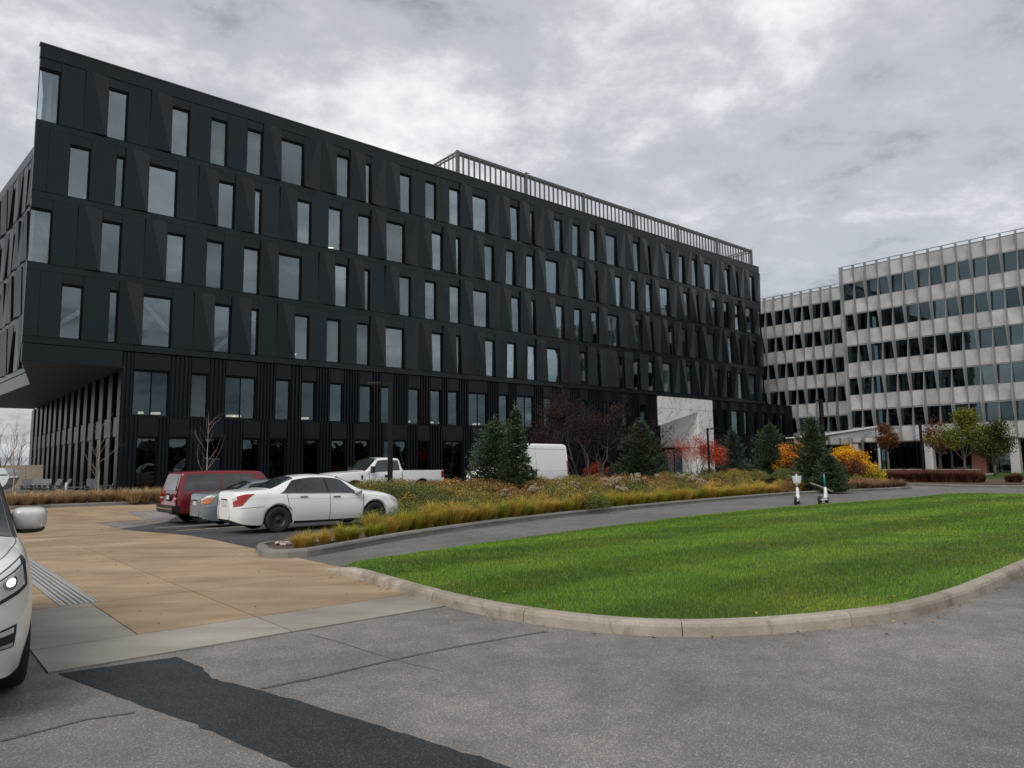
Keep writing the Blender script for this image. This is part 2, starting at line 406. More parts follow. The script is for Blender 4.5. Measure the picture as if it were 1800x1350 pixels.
# grey apron along the road
slab(-4.2, -2.1, -43.7, -42.74, M['grey_concrete']); slab(-2.1, 0.44, -43.7, -42.74, M['grey_concrete'])
slab(-4.2, -3.3, -42.74, -40.46, M['grey_concrete'])
for b0, b1 in ((-42.74, -40.46), (-40.46, -37.7), (-37.7, -34.9), (-34.9, -32.1), (-32.1, -29.2), (-29.2, -26.3), (-26.3, -23.4), (-23.4, -20.5), (-20.5, -17.2), (-17.2, -13.7)):
    slab(-3.3 if b0 < -41 else -3.2, -2.1, b0, b1, M['tan']); slab(-2.1, 0.44, b0, b1, M['tan'])
    if b0 > -41:
        slab(-4.2, -3.62, b0, b1, M['tan'])
    if b0 > -21:
        slab(0.44, 2.3 if b0 < -18 else 4.2, b0, b1, M['tan']); slab(-7.2, -4.2, b0, b1, M['tan'])
# trench grate let into the driveway
gr = thing('trench_grate', 'ribbed metal trench drain grate let into the tan driveway beside the white suv', 'drain grate', B(-3.41, -40.44, 0.0), ANG + math.pi / 2)
steel = simple('galvanised_grate', (0.42, 0.42, 0.41), (0.55, 0.55, 0.54), 20, 0.45, 0.3)
L = 7.0
part('frame', MB().box(0, L, -0.205, -0.185, -0.03, 0.006).box(0, L, 0.185, 0.205, -0.03, 0.006).box(0, 0.02, -0.185, 0.185, -0.03, 0.006), steel, gr)
part('channel', MB().box(0.02, L, -0.184, 0.184, -0.06, -0.012), simple('channel_shade', (0.16, 0.155, 0.15), rough=0.8), gr)
for i in range(6):
    y = -0.155 + i * 0.062
    mb = MB()
    n_ = 24
    for q in range(n_):
        x0, x1 = 0.03 + (L - 0.03) * q / n_, 0.03 + (L - 0.03) * (q + 1) / n_
        v0, v1 = -40.44 + x0, -40.44 + x1
        mb.box(x0, x1, y - 0.017, y + 0.017, -0.03, 0.004)
    part('rib', mb, steel, gr)
# road repairs
pp = [(-4.20, -43.69), (-3.06, -43.71)]
patch_px = [(312, 1153), (352, 1170), (372, 1190), (420, 1203), (520, 1228), (650, 1270), (760, 1303), (900, 1346), (1000, 1378), (760, 1420), (560, 1362), (500, 1338), (400, 1295), (330, 1265), (250, 1238), (150, 1200), (100, 1182)]
rng = random.Random(3)
pts = []
gp = [ground(*q) for q in patch_px]
for i in range(len(gp)):
    a, b = gp[i], gp[(i + 1) % len(gp)]
    for k in range(5):
        p = a.lerp(b, k / 5); pts.append((p.x + rng.uniform(-.012, .012), p.y + rng.uniform(-.012, .012)))
bm = bmesh.new(); bm.faces.new([bm.verts.new((x, y, -0.007)) for x, y in pts])
bmesh.ops.triangulate(bm, faces=bm.faces[:]); me = bpy.data.meshes.new('asphalt_patch'); bm.to_mesh(me); bm.free()
me.materials.append(M['patch']); struct('asphalt_patch', me)
def ribbon(name, px, w, mat, z=-0.0075):
    P = [ground(*q) for q in px]; mb_ = MB(); rows = []
    dense = []
    for a, b in zip(P[:-1], P[1:]):
        for k in range(8): dense.append(a.lerp(b, k / 8))
    dense.append(P[-1])
    for i, p in enumerate(dense):
        t = (dense[min(i + 1, len(dense) - 1)] - dense[max(i - 1, 0)]); t.normalize(); s_ = Vector((-t.y, t.x, 0))
        ww = w * rng.uniform(0.75, 1.2)
        rows.append((p + s_ * ww, p - s_ * ww))
    for (a, b), (c, d) in zip(rows[:-1], rows[1:]): mb_.poly([(a.x, a.y, z), (b.x, b.y, z), (d.x, d.y, z), (c.x, c.y, z)])
    struct(name, mb_, mat)
ribbon('crack_seal', [(458, 1208), (560, 1188), (680, 1160), (800, 1135), (960, 1108)], 0.022, M['sealer'])
ribbon('crack_seal', [(0, 1300), (70, 1283), (150, 1262), (236, 1250)], 0.018, M['sealer'])
ribbon('road_crack', [(540, 1112), (600, 1128), (660, 1148), (720, 1165), (780, 1178)], 0.003, M['joint'], -0.0072)

# ------------------------------------------------------------------ kerbs, each stone a piece
def smooth_line(P, step=0.25):
    P = [Vector(p) for p in P]; out = []
    for i in range(len(P) - 1):
        p0, p1, p2, p3 = P[max(i - 1, 0)], P[i], P[i + 1], P[min(i + 2, len(P) - 1)]
        n_ = max(2, int((p2 - p1).length / step))
        for k in range(n_):
            t = k / n_
            out.append(0.5 * ((2 * p1) + (p2 - p0) * t + (2 * p0 - 5 * p1 + 4 * p2 - p3) * t * t + (3 * p1 - p0 - 3 * p2 + p3) * t ** 3))
    out.append(P[-1]); return out
def kerb(name, label, line, side, mat, w=0.17, h=0.15, stone=3.0, taper=False):
    root = thing(name, label, 'kerb'); o_ = line[0].copy(); root.location = o_
    acc = 0; run = [line[0]]; runs = []
    for a, b in zip(line[:-1], line[1:]):
        acc += (b - a).length; run.append(b)
        if acc > stone: runs.append(run); run = [b]; acc = 0
    if len(run) > 1: runs.append(run)
    prof = [(0.0, -0.1), (0.015, h - 0.05), (0.03, h - 0.018), (0.055, h), (w, h), (w, -0.1)]
    nrun = len(runs)
    for q, run in enumerate(runs):
        mb_ = MB(); rows = []
        for i, p in enumerate(run):
            t = run[min(i + 1, len(run) - 1)] - run[max(i - 1, 0)]; t.normalize(); s_ = Vector((-t.y, t.x, 0)) * side
            off = Vector((0, 0, 0))
            if i == 0: off = t * 0.006
            if i == len(run) - 1: off = -t * 0.006
            k = 1.0
            if taper and q == 0: k = min(1.0, 0.15 + 0.85 * i / max(1, len(run) * 0.45))
            jt = rng.uniform(-0.004, 0.004)
            rows.append([p + off + s_ * jt - o_ + s_ * a + Vector((0, 0, min(z, z * k if z > 0 else z))) for a, z in prof])
        m_ = len(prof)
        for r0, r1 in zip(rows[:-1], rows[1:]):
            for k in range(m_ - 1): mb_.poly([r0[k], r1[k], r1[k + 1], r0[k + 1]] if side < 0 else [r0[k + 1], r1[k + 1], r1[k], r0[k]])
        mb_.poly(rows[0]); mb_.poly(rows[-1][::-1])
        part('kerb_stone', mb_, mat, root)
    return root
lawn_px = [(566, 1003), (590, 1009), (640, 1022), (700, 1041), (780, 1064), (880, 1086), (1000, 1104), (1100, 1114), (1200, 1118), (1300, 1116), (1400, 1110), (1500, 1100), (1600, 1085), (1700, 1055), (1800, 1010), (1870, 975)]
lawn_near = smooth_line([ground(*q) for q in lawn_px])
kerb('kerb', 'pale concrete kerb curving round the near edge of the lawn', lawn_near, 1, M['kerb'], 0.16, 0.125, 1.5, True)
bed_px = [(450, 971), (458, 979), (480, 982), (540, 979), (620, 965), (700, 950), (800, 934), (900, 920), (1000, 908), (1100, 897), (1200, 887), (1300, 878), (1400, 870), (1500, 865), (1570, 862), (1603, 859.5)]
bed_line = smooth_line([ground(*q) for q in bed_px])
kerb('kerb', 'grey concrete kerb along the front of the planting bed', bed_line, 1, M['kerb_dark'], 0.18, 0.15, 3.0)
kerb('kerb', 'grey concrete kerb between the planting bed and the parked white sedan',
     smooth_line([B(7.0, -26.6), B(7.0, -30), B(6.95, -32.9), B(5.4, -33.9), B(3.0, -35.1), B(1.2, -36.0), B(0.45, -36.3), B(0.25, -36.55)]), 1, M['kerb_dark'], 0.16, 0.14)
kerb('kerb', 'low kerb in front of the dry grass strip by the dark building',
     smooth_line([B(-9, -13.6), B(0, -13.6), B(8, -14.5), B(22, -14.5), B(42, -14.5)], 1.0), 1, M['kerb_dark'], 0.18, 0.15, 4.0)
kerb('kerb', 'far kerb in front of the red grass hedge',
     smooth_line([ground(1555, 852.5), ground(1640, 855), ground(1720, 857), ground(1830, 859)], 1.0), 1, M['kerb_dark'], 0.2, 0.15, 4.0)

# bed soil
soil = simple('dark_mulch', (0.055, 0.038, 0.026), (0.11, 0.08, 0.055), 14, 0.95, space='world', bmp=0.6)
bed_out = [tuple(p[:2]) for p in bed_line[::3]] + [tuple(B(a, b)[:2]) for a, b in ((40, -29), (52, -22), (60, -14.8), (42.2, -14.8), (42.2, -26.8), (7.1, -26.8), (7.1, -32.9), (5.4, -33.8), (3, -35.0), (1.2, -35.9), (0.45, -36.2))]
bm = bmesh.new(); bm.faces.new([bm.verts.new((x, y, 0.09)) for x, y in bed_out]); bmesh.ops.triangulate(bm, faces=bm.faces[:])
me = bpy.data.meshes.new('planting_soil'); bm.to_mesh(me); bm.free(); me.materials.append(soil); struct('planting_soil', me)
mb = MB(); mb.slab([tuple(B(a, b)[:2]) for a, b in ((-9, -13.45), (0, -13.45), (8, -14.3), (42, -14.3), (42, -9), (-9, -9))], -0.3, 0.08); struct('planting_strip', mb, soil)
mb = MB(); mb.slab([tuple(B(a, b)[:2]) for a, b in ((-25, -8.9), (90, -8.9), (90, 60), (-25, 60))], -0.3, 0.03); struct('pavement', mb, simple('terrace_paving', (0.12, 0.12, 0.12), (0.16, 0.16, 0.155), 0.8, 0.8, space='world'))

# ------------------------------------------------------------------ lawn
lawn_far_px = [(1900, 873), (1800, 873), (1690, 871), (1600, 880), (1450, 892), (1300, 905), (1100, 930), (900, 958), (700, 988), (620, 1000)]
inner = []
for i, p in enumerate(lawn_near[::2]):
    j = lawn_near.index(p); t = lawn_near[min(j + 1, len(lawn_near) - 1)] - lawn_near[max(j - 1, 0)]; t.normalize()
    inner.append(p + Vector((-t.y, t.x, 0)) * 0.155)
outline = inner[1:] + smooth_line([ground(*q) for q in lawn_far_px], 0.6)
cen = Vector((7.0, 16.5, 0))
rings = [1.0, 0.97, 0.9, 0.75, 0.5, 0.25]
zr = [0.10, 0.125, 0.15, 0.19, 0.22, 0.23]
mb = MB(); n_ = len(outline)
for f, z in zip(rings, zr):
    for p in outline:
        q = cen.lerp(p, f); mb.v.append((q.x, q.y, z))
mb.v.append((cen.x, cen.y, 0.23))
for r_ in range(len(rings) - 1):
    for i in range(n_): mb.f.append((r_ * n_ + i, r_ * n_ + (i + 1) % n_, (r_ + 1) * n_ + (i + 1) % n_, (r_ + 1) * n_ + i))
for i in range(n_): mb.f.append(((len(rings) - 1) * n_ + i, (len(rings) - 1) * n_ + (i + 1) % n_, len(rings) * n_))
skirt = [(p.x, p.y, 0.10) for p in outline] + [(p.x, p.y, -0.02) for p in outline]
mb.add(skirt, [(i + n_, (i + 1) % n_ + n_, (i + 1) % n_, i) for i in range(n_)])
def turf_mat(name, dark, light, yellow, isl=True):
    m, t, b = new_mat(name); vec = pos_vec(t, 'world'); sv = pos_vec(t, 'world', (0.30, 1.0, 1.0), R(-33))
    big = noise(t, sv, 1.1, 5, 0.62, 0.3); pat = noise(t, vec, 0.42, 4, 0.6, 0.4)
    base = ramp(t, big, [(0.30, dark), (0.66, light)])
    base = mix(t, ramp(t, pat, [(0.48, g(0.0)), (0.78, g(0.6))]), base, yellow)
    wv = nd(t, 'ShaderNodeTexWave', wave_type='BANDS', bands_direction='X'); wv.inputs['Scale'].default_value = 0.13; wv.inputs['Distortion'].default_value = 0.8; wv.inputs['Detail'].default_value = 2.0
    t.links.new(pos_vec(t, 'world', (1, 1, 1), R(52)), wv.inputs['Vector'])
    base = mix(t, 1.0, base, ramp(t, wv.outputs['Fac'], [(0.30, g(0.80)), (0.70, g(1.12))]), 'MULTIPLY')
    if isl:
        gi = nd(t, 'ShaderNodeNewGeometry')
        base = mix(t, 1.0, base, ramp(t, gi.outputs['Random Per Island'], [(0, g(0.72)), (1, g(1.25))]), 'MULTIPLY')
    t.links.new(base, b.inputs['Base Color']); b.inputs['Roughness'].default_value = 0.6
    b.inputs['Specular IOR Level'].default_value = 0.25
    if isl: b.inputs['Subsurface Weight'].default_value = 0.0
    return m
M['turf'] = turf_mat('turf_base', (0.028, 0.062, 0.010), (0.055, 0.105, 0.013), (0.105, 0.12, 0.02), False)
M['blade'] = turf_mat('grass_blades', (0.078, 0.168, 0.014), (0.155, 0.272, 0.022), (0.310, 0.335, 0.040))
struct('lawn', mb, M['turf'])
def lawn_z(x, y):
    d = Vector((x, y, 0)) - cen
    best = None
    a0 = math.atan2(d.y, d.x); return a0
# blades: more of them close by
OUT = np.array([[p.x, p.y] for p in outline])
def inside(P):
    x, y = P[:, 0], P[:, 1]; c = np.zeros(len(P), bool); j = len(OUT) - 1
    for i in range(len(OUT)):
        xi, yi = OUT[i]; xj, yj = OUT[j]
        k = ((yi > y) != (yj > y)) & (x < (xj - xi) * (y - yi) / (yj - yi + 1e-12) + xi); c ^= k; j = i
    return c
nr = np.random.default_rng(5)
ang_o = np.arctan2(OUT[:, 1] - cen.y, OUT[:, 0] - cen.x); rad_o = np.hypot(OUT[:, 0] - cen.x, OUT[:, 1] - cen.y)
od = np.argsort(ang_o); ang_s = np.concatenate([ang_o[od] - 2 * np.pi, ang_o[od], ang_o[od] + 2 * np.pi]); rad_s = np.tile(rad_o[od], 3)
def turf_height(P):
    a = np.arctan2(P[:, 1] - cen.y, P[:, 0] - cen.x); f = np.hypot(P[:, 0] - cen.x, P[:, 1] - cen.y) / np.interp(a, ang_s, rad_s)
    return np.interp(f, rings[::-1], zr[::-1])
def blades(P, hgt, wid):
    n = len(P); d = np.hypot(P[:, 0], P[:, 1]); a = nr.uniform(0, 2 * np.pi, n); la = nr.uniform(0, 2 * np.pi, n)
    h = hgt * nr.uniform(0.55, 1.25, n); w = wid * np.clip(d / 9.0, 0.8, 5.0) * nr.uniform(0.7, 1.3, n); ln = h * nr.uniform(0.1, 0.75, n)
    z = turf_height(P) - 0.004
    v = np.zeros((n, 3, 3))
    v[:, 0] = np.stack([P[:, 0] - np.cos(a) * w, P[:, 1] - np.sin(a) * w, z], 1)
    v[:, 1] = np.stack([P[:, 0] + np.cos(a) * w, P[:, 1] + np.sin(a) * w, z], 1)
    v[:, 2] = np.stack([P[:, 0] + np.cos(la) * ln, P[:, 1] + np.sin(la) * ln, z + h], 1)
    return v
C_ = np.stack([nr.uniform(-4, 32, 5000000), nr.uniform(6.5, 40, 5000000)], 1)
d2 = (C_ ** 2).sum(1); keep = nr.uniform(0, 1, len(C_)) < np.clip(75.0 / d2, 0, 1) ; C_ = C_[keep]; C_ = C_[inside(C_)]
V_ = blades(C_, 0.036, 0.0036)
o = obj('grass', np_mesh('grass', V_.reshape(-1, 3), np.arange(len(V_) * 3).reshape(-1, 3), M['blade']))
o['kind'] = 'stuff'; o['label'] = 'short mown bright green grass on the lawn'; o['category'] = 'grass'
print('lawn blades', len(V_))
# ================================================================== the dark office building
bld = thing('office_building', 'long charcoal office building with folded metal panels, white entrance portal and rooftop screen', 'building', B(0, 0, 0), ANG)
ZF = [9.65, 14.14, 18.63, 23.12]               # sill level of each upper storey
WIN_H, HEAD, BAND = 3.40, 4.05, 4.49
U_END = 83.2

def fold_mesh(kind, w, h):
    def make():
        y0, d, back = -0.05, 0.19, 0.34
        m_ = MB()
        if kind == 'f':
            F = [(0, y0 - 0.04, 0), (w, y0 - 0.04, 0), (w, y0, h), (0, y0, h)]
            Bk = [(0, back, 0), (w, back, 0), (w, back, h), (0, back, h)]
            m_.add(F + Bk, [(0, 1, 2, 3), (4, 7, 6, 5), (0, 4, 5, 1), (1, 5, 6, 2), (2, 6, 7, 3), (3, 7, 4, 0)])
        else:                                   # two flat facets that meet in a slanting ridge
            if kind == 'a': cb, ct, bl, br, tr, tl = 0.93, 0.24, 0.0, 0.908, 0.0, 0.742
            else: cb, ct, bl, br, tr, tl = 0.07, 0.76, 0.908, 0.0, 0.742, 0.0
            F = [(0, y0 - bl * d, 0), (w * cb, y0 - d, 0), (w, y0 - br * d, 0), (w, y0 - tr * d, h), (w * ct, y0 - d, h), (0, y0 - tl * d, h)]
            Bk = [(x, back, z) for x, _, z in F]
            m_.add(F + Bk, [(0, 1, 4, 5), (1, 2, 3, 4), (0, 6, 7, 1), (1, 7, 8, 2), (2, 8, 9, 3), (3, 9, 10, 4), (4, 10, 11, 5), (5, 11, 6, 0), (6, 11, 10, 7), (7, 10, 9, 8)])
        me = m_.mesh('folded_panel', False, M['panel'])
        if kind != 'f': me.materials.append(M['panel_sheen']); me.polygons[1].material_index = 1
        return me
    return cached(('fold', kind, round(w, 2), round(h, 2)), make)
def stained(me):
    def make():
        c = me.copy(); c.materials.clear(); c.materials.append(M['panel_stained']); return c
    return cached(('st', me.name), make)
def box_mesh(key, mat, *bx):
    return cached(key, lambda: MB().box(*bx).mesh('panel', False, mat))
def win_meshes(w, h, dep, mull, frm, gl, jr=0.10, hd_=0.14):
    def fr():
        m_ = MB(); t_ = 0.045; y0 = 0.0
        m_.box(0, 0.03, y0, dep + 0.06, 0, h); m_.box(w - jr, w, y0, dep + 0.06, 0, h)
        m_.box(0.03, w - jr, y0, dep + 0.06, h - hd_, h); m_.box(0.03, w - jr, dep - 0.05, dep + 0.06, 0, t_)
        if mull:
            for k in range(1, mull + 1): m_.box(w * k / (mull + 1) - 0.035, w * k / (mull + 1) + 0.035, dep - 0.05, dep + 0.05, t_, h - hd_)
        return m_.mesh('window', False, frm)
    def pn(a, b): return lambda: MB().box(a, b, dep - 0.012, dep + 0.012, 0.045, h - hd_).mesh('glass', False, gl)
    k = (round(w, 2), round(h, 2), round(dep, 2), mull, frm.name, gl.name)
    f = cached(('wf',) + k, fr); ps = []
    for q in range(mull + 1):
        a = 0.03 if q == 0 else w * q / (mull + 1) + 0.035; b = w - jr if q == mull else w * (q + 1) / (mull + 1) - 0.035
        ps.append(cached(('wg', q) + k, pn(a, b)))
    return f, ps
def window(parent, x, z, w, h, dep=0.11, mull=0, frm=None, gl=None, loc=None, rz=0.0, y=0.0):
    f, ps = win_meshes(w, h, dep, mull, frm or M['frame'], gl or M['glass'])
    o_ = obj('window', f, parent, loc or (x, y, z), rz)
    for p in ps: obj('glass', p, o_)
    return o_

# storey patterns along the front: ('w', start, width) windows; the panels fill what is left
NW, WW, SW = 1.16, 1.80, 0.52
def storey(odd):
    wins = []
    if odd:
        wins += [(0.02, NW), (3.86, NW), (7.76, NW), (10.36, NW), (12.95, NW)]; base = 15.54
    else:
        wins += [(1.88, NW), (4.5, SW)]; base = 6.47
    while base < U_END:
        for off, w in ((0, WW), (4.56, NW), (7.15, SW), (10.42, NW), (13.02, NW), (15.60, NW)):
            a = base + off
            if a + w < U_END - 0.2: wins.append((a, w))
        base += 18.2
    if not odd: wins.append((82.35, U_END - 82.35 - 0.02))
    return sorted(wins)
prng = random.Random(11)
for k, z0 in enumerate(ZF):
    odd = (k % 2 == 1)                          # storeys with a window on the corner
    wins = storey(odd); prev = 0.0; prevw = None
    segs = []
    for a, w in wins:
        segs.append((prev, a, prevw, w)); prev = a + w; prevw = w
    segs.append((prev, U_END, prevw, None))
    for a, b, pw, nw in segs:
        gap = b - a
        if gap < 0.15: continue
        n_ = 2 if gap > 2.2 else 1
        if gap > 4: n_ = max(2, round(gap / 1.5))
        if a == 0.0 and not odd: cuts = [0, 0.75, 1.88]; kinds = ['f', 'f']
        else:
            cuts = [a + gap * i / n_ for i in range(n_ + 1)]
            near = a < 15
            if n_ == 2: kinds = [('f' if near or (k == 1 and a < 30) else 'b'), 'a']
            elif n_ == 1:
                if nw == WW: kinds = ['a']
                elif nw == SW: kinds = ['a'] if a > 5 else ['f']
                elif pw == SW: kinds = ['a']
                else: kinds = ['f'] if a < 36 else ['b']
            else: kinds = [prng.choice('ab') for _ in range(n_)]
        for (c0, c1), kd in zip(zip(cuts[:-1], cuts[1:]), kinds):
            st = (24.5 < c0 < 33.5) and kd == 'f' and prng.random() < 0.85
            me = fold_mesh(kd, c1 - c0 - 0.016, HEAD - 0.01)
            if st: me = stained(me)
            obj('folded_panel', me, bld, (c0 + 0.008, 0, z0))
    for a, w in wins:
        window(bld, a, z0 + 0.02, w, WIN_H)
        obj('header_panel', box_mesh(('hd', round(w, 2)), M['panel'], 0.008, w - 0.008, -0.035, 0.34, 0, HEAD - WIN_H - 0.034), bld, (a, 0, z0 + WIN_H + 0.024))
    # slab band under the storey, in long lengths
    x = 0.0
    while x < U_END - 0.1:
        l_ = min(6.07, U_END - x)
        obj('slab_band', box_mesh(('band', round(l_, 2)), M['panel'], 0.006, l_ - 0.006, -0.045, 0.34, 0, BAND - HEAD - 0.012), bld, (x, 0, z0 - (BAND - HEAD) + 0.004)); x += l_
# parapet
x = 0.0
while x < U_END - 0.1:
    l_ = min(4.62, U_END - x)
    obj('parapet_panel', box_mesh(('par', round(l_, 2)), M['panel'], 0.006, l_ - 0.006, -0.08, 0.3, 0, 0.86), bld, (x, 0, 27.19)); x += l_
part('coping', MB().box(-0.04, U_END + 0.03, -0.12, 0.42, 28.055, 28.13), simple('coping_metal', (0.06, 0.065, 0.07), rough=0.35), bld)
part('roof_slab', MB().slab([(0.1, 0.35), (83.1, 0.35), (83.1, 36), (0.8, 36), (2.2, 14.1)], 27.2, 27.6), M['interior'], bld)
for z0 in ZF:
    part('floor_slab', MB().slab([(0.15, 0.40), (83.0, 0.40), (83.0, 12), (2.3, 12)], z0 - 0.40, z0 - 0.06), M['interior'], bld)
part('core_wall', MB().box(2.5, 83.0, 12.0, 12.3, 9.3, 27.2), M['interior'], bld)
part('end_wall', MB().box(82.9, 83.19, 0.36, 36, 9.26, 27.2), M['panel'], bld)

# rooms behind the glass: bracing, blinds, ceiling lights
def beam(u0, z0, u1, z1, y=0.75, r_=0.13):
    d = Vector((u1 - u0, 0, z1 - z0)).normalized(); nn = Vector((-d.z, 0, d.x)) * r_
    a, b = Vector((u0, y, z0)), Vector((u1, y, z1))
    part('brace', MB().hexa([a - nn, b - nn, b - nn + Vector((0, .2, 0)), a - nn + Vector((0, .2, 0)), a + nn, b + nn, b + nn + Vector((0, .2, 0)), a + nn + Vector((0, .2, 0))]), M['white_beam'], bld)
beam(1.5, 10.25, 4.9, 13.1, 0.25); beam(6.1, 13.1, 8.9, 10.0, 0.25); beam(10.7, 9.3, 14.3, 12.9, 0.25)
for u0 in (10.40, 12.99): part('blind', MB().box(u0, u0 + 1.08, 0.42, 0.44, 23.15, 26.4), M['blind'], bld)
brg = random.Random(5)
for k, z0 in enumerate(ZF):
    for a, w in storey(k % 2 == 1):
        r0 = brg.random()
        if a > 15 and w > 0.8 and r0 < 0.30:
            hb = brg.choice((0.5, 0.9, 1.3, 3.2)); part('blind', MB().box(a + 0.04, a + w - 0.11, 0.20, 0.22, z0 + 3.28 - hb, z0 + 3.27), cached(('bl', r0 < 0.15), lambda: simple('roller_blind', (0.34, 0.35, 0.33) if r0 < 0.15 else (0.20, 0.215, 0.215), None, 1.5, 0.9)), bld)
        elif a > 15 and r0 > 0.90:
            part('ceiling_light', MB().hexa([(a + .1, 0.9, z0 + .35), (a + .8, 1.4, z0 + .6), (a + .8, 1.45, z0 + .6), (a + .1, 0.95, z0 + .35), (a + .1, 0.9, z0 + .40), (a + .8, 1.4, z0 + .65), (a + .8, 1.45, z0 + .65), (a + .1, 0.95, z0 + .40)]), M['lit'], bld)
for z0 in (23.12, 14.14): part('column', MB().box(0.45, 0.85, 0.9, 1.3, z0 - 0.05, z0 + 4), M['white_beam'], bld)  # white posts added in place of the bright see-through strip at the corner
for u0, z0, s_ in ((20.3, 23.4, 1), (22.8, 23.4, 1), (20.0, 19.0, 1), (30.9, 18.9, 1), (44.3, 23.5, 1), (57.2, 23.7, 1)):
    part('ceiling_light', MB().hexa([(u0, 1.0, z0), (u0 + .75, 1.6, z0 + .28), (u0 + .75, 1.65, z0 + .28), (u0, 1.05, z0), (u0, 1.0, z0 + .07), (u0 + .75, 1.6, z0 + .35), (u0 + .75, 1.65, z0 + .35), (u0, 1.05, z0 + .07)]), M['lit'], bld)

# ---- two-storey base
def ribs(a, b, z0, z1, u_first=0.05):
    m_ = MB(); w = b - a; m_.box(0.004, w - 0.004, 0.16, 0.5, 0, z1 - z0)
    n_ = max(1, int(round((w - 0.06) / 0.24)))
    for i in range(n_):
        c = (i + 0.5) * w / n_; m_.box(c - 0.045, c + 0.045, 0.02, 0.16, 0, z1 - z0 - 0.004)
    part('ribbed_panel', m_, M['base_panel'], bld, loc=(a, 0, z0))
def base_row(wins, z0, zw0, zw1, z1, a0, a1, glass):
    prev = a0
    for a, w, mu in wins:
        if a - prev > 0.1: ribs(prev, a, z0, z1)
        window(bld, a, zw0, w, zw1 - zw0, 0.14, mu, None, glass, y=0.12)
        obj('header_panel', box_mesh(('bh', round(w, 2), round(z1 - zw1, 2)), M['base_panel'], 0.006, w - 0.006, 0.08, 0.5, 0, z1 - zw1 - 0.012), bld, (a, 0, zw1 + 0.008))
        obj('sill_panel', box_mesh(('bs', round(w, 2), round(zw0 - z0, 2)), M['base_panel'], 0.006, w - 0.006, 0.10, 0.5, 0, max(0.02, zw0 - z0 - 0.012)), bld, (a, 0, z0))
        prev = a + w
    if a1 - prev > 0.1: ribs(prev, a1, z0, z1)
N1 = 1.15
sec_l = [(6.13, 2.2, 1), (9.7, N1, 0), (11.97, 2.2, 1), (15.6, N1, 0), (17.6, N1, 0), (19.9, N1, 0), (22.45, N1, 0), (24.4, N1, 0), (27.0, N1, 0), (29.2, N1, 0), (31.05, N1, 0), (33.3, 2.15, 1), (36.8, N1, 0), (39.0, 2.15, 1), (42.5, N1, 0), (45.0, N1, 0), (47.6, N1, 0), (51.2, N1, 0), (54.0, N1, 0), (57.0, N1, 0)]
sec_r = [(71.0, 0.9, 0), (72.9, N1, 0), (75.0, 1.75, 0), (77.9, 0.95, 0), (80.1, N1, 0), (82.5, N1, 0), (84.9, N1, 0), (87.0, N1, 0)]
gnd_l = [(6.5, 1.25, 0), (8.42, 1.25, 0), (10.7, 1.25, 0), (13.3, 1.25, 0), (15.25, 1.25, 0), (17.85, 1.25, 0), (20.1, 1.25, 0), (22.1, 1.25, 0), (24.7, 2.2, 1), (27.95, 1.15, 0), (30.45, 2.15, 1), (33.7, 1.2, 0), (36.2, 1.2, 0), (38.9, 1.2, 0), (41.2, 1.2, 0), (43.8, 2.1, 1), (47.5, 1.2, 0), (50.2, 1.2, 0), (53.1, 1.2, 0), (56, 1.2, 0)]
gnd_r = [(72.0, 1.2, 0), (75.4, 1.2, 0), (79, 1.2, 0), (83, 1.2, 0), (86.5, 1.2, 0)]
base_row(sec_l, 5.0, 5.08, 8.10, 9.16, 5.42, 60.05, M['glass_base'])
base_row(gnd_l, 0.0, 0.12, 3.72, 4.97, 5.42, 60.05, M['glass_base'])
base_row(sec_r, 5.0, 5.0 + 0.02, 8.12, 9.16, 70.6, 90.3, M['glass_base'])
base_row(gnd_r, 0.0, 0.12, 3.72, 4.97, 70.6, 90.3, M['glass_base'])
part('base_band', MB().box(5.4, 60.0, 0.06, 0.5, 4.975, 4.995), M['base_panel'], bld)
part('base_roof', MB().box(83.25, 90.4, 0.0, 12, 9.17, 9.3), M['base_panel'], bld)
part('base_end_wall', MB().box(90.05, 90.29, 0.52, 12, 0, 9.16), M['base_panel'], bld)
part('floor_slab', MB().box(5.9, 59.9, 0.55, 14, 4.55, 4.9), M['interior'], bld)
part('floor_slab', MB().box(70.6, 90, 0.55, 14, 4.55, 4.9), M['interior'], bld)
part('core_wall', MB().box(6.2, 90, 8.0, 8.3, 0.0, 9.1), M['interior'], bld)
for u0 in (6.55, 7.6, 13.0, 27.35, 29.75, 31.1, 34.9, 12.6, 18.2):
    part('desk_light', MB().hexa([(u0, 1.2, 5.28), (u0 + .55, 1.2, 5.28), (u0 + .5, 1.7, 5.28), (u0 + .02, 1.7, 5.28), (u0, 1.2, 5.4), (u0 + .5, 1.2, 5.42), (u0 + .5, 1.7, 5.42), (u0 + .02, 1.7, 5.4)]), M['lit'], bld)

# ---- cantilevered corner, its soffit and the recessed side of the base
part('fascia', MB().box(0.04, 5.40, -0.04, 0.3, 8.14, 9.17), M['panel'], bld)
part('fascia', MB().slab([(0.04, 0.31), (0.30, 0.31), (2.40, 14.0), (2.12, 14.0)], 8.14, 9.17), M['panel'], bld)
part('fascia', MB().slab([(2.12, 14.01), (2.40, 14.01), (0.50, 40), (0.22, 40)], 8.14, 9.17), M['panel'], bld)
sof = [(0.05, 0.0), (5.6, 0.0), (5.6, 40), (0.3, 40), (2.15, 14)]
v_ = 0.0
def at_edge(v): return 0.05 + (2.1 * v / 14) if v < 14 else 2.15 - 1.85 * (v - 14) / 26
while v_ < 40:
    v2 = min(40, v_ + 1.99)
    part('soffit_board', MB().slab([(at_edge(v_) + 0.02, v_ + 0.01), (5.6, v_ + 0.01), (5.6, v2 - 0.01), (at_edge(v2) + 0.02, v2 - 0.01)], 8.09, 8.135), M['soffit'], bld); v_ = v2
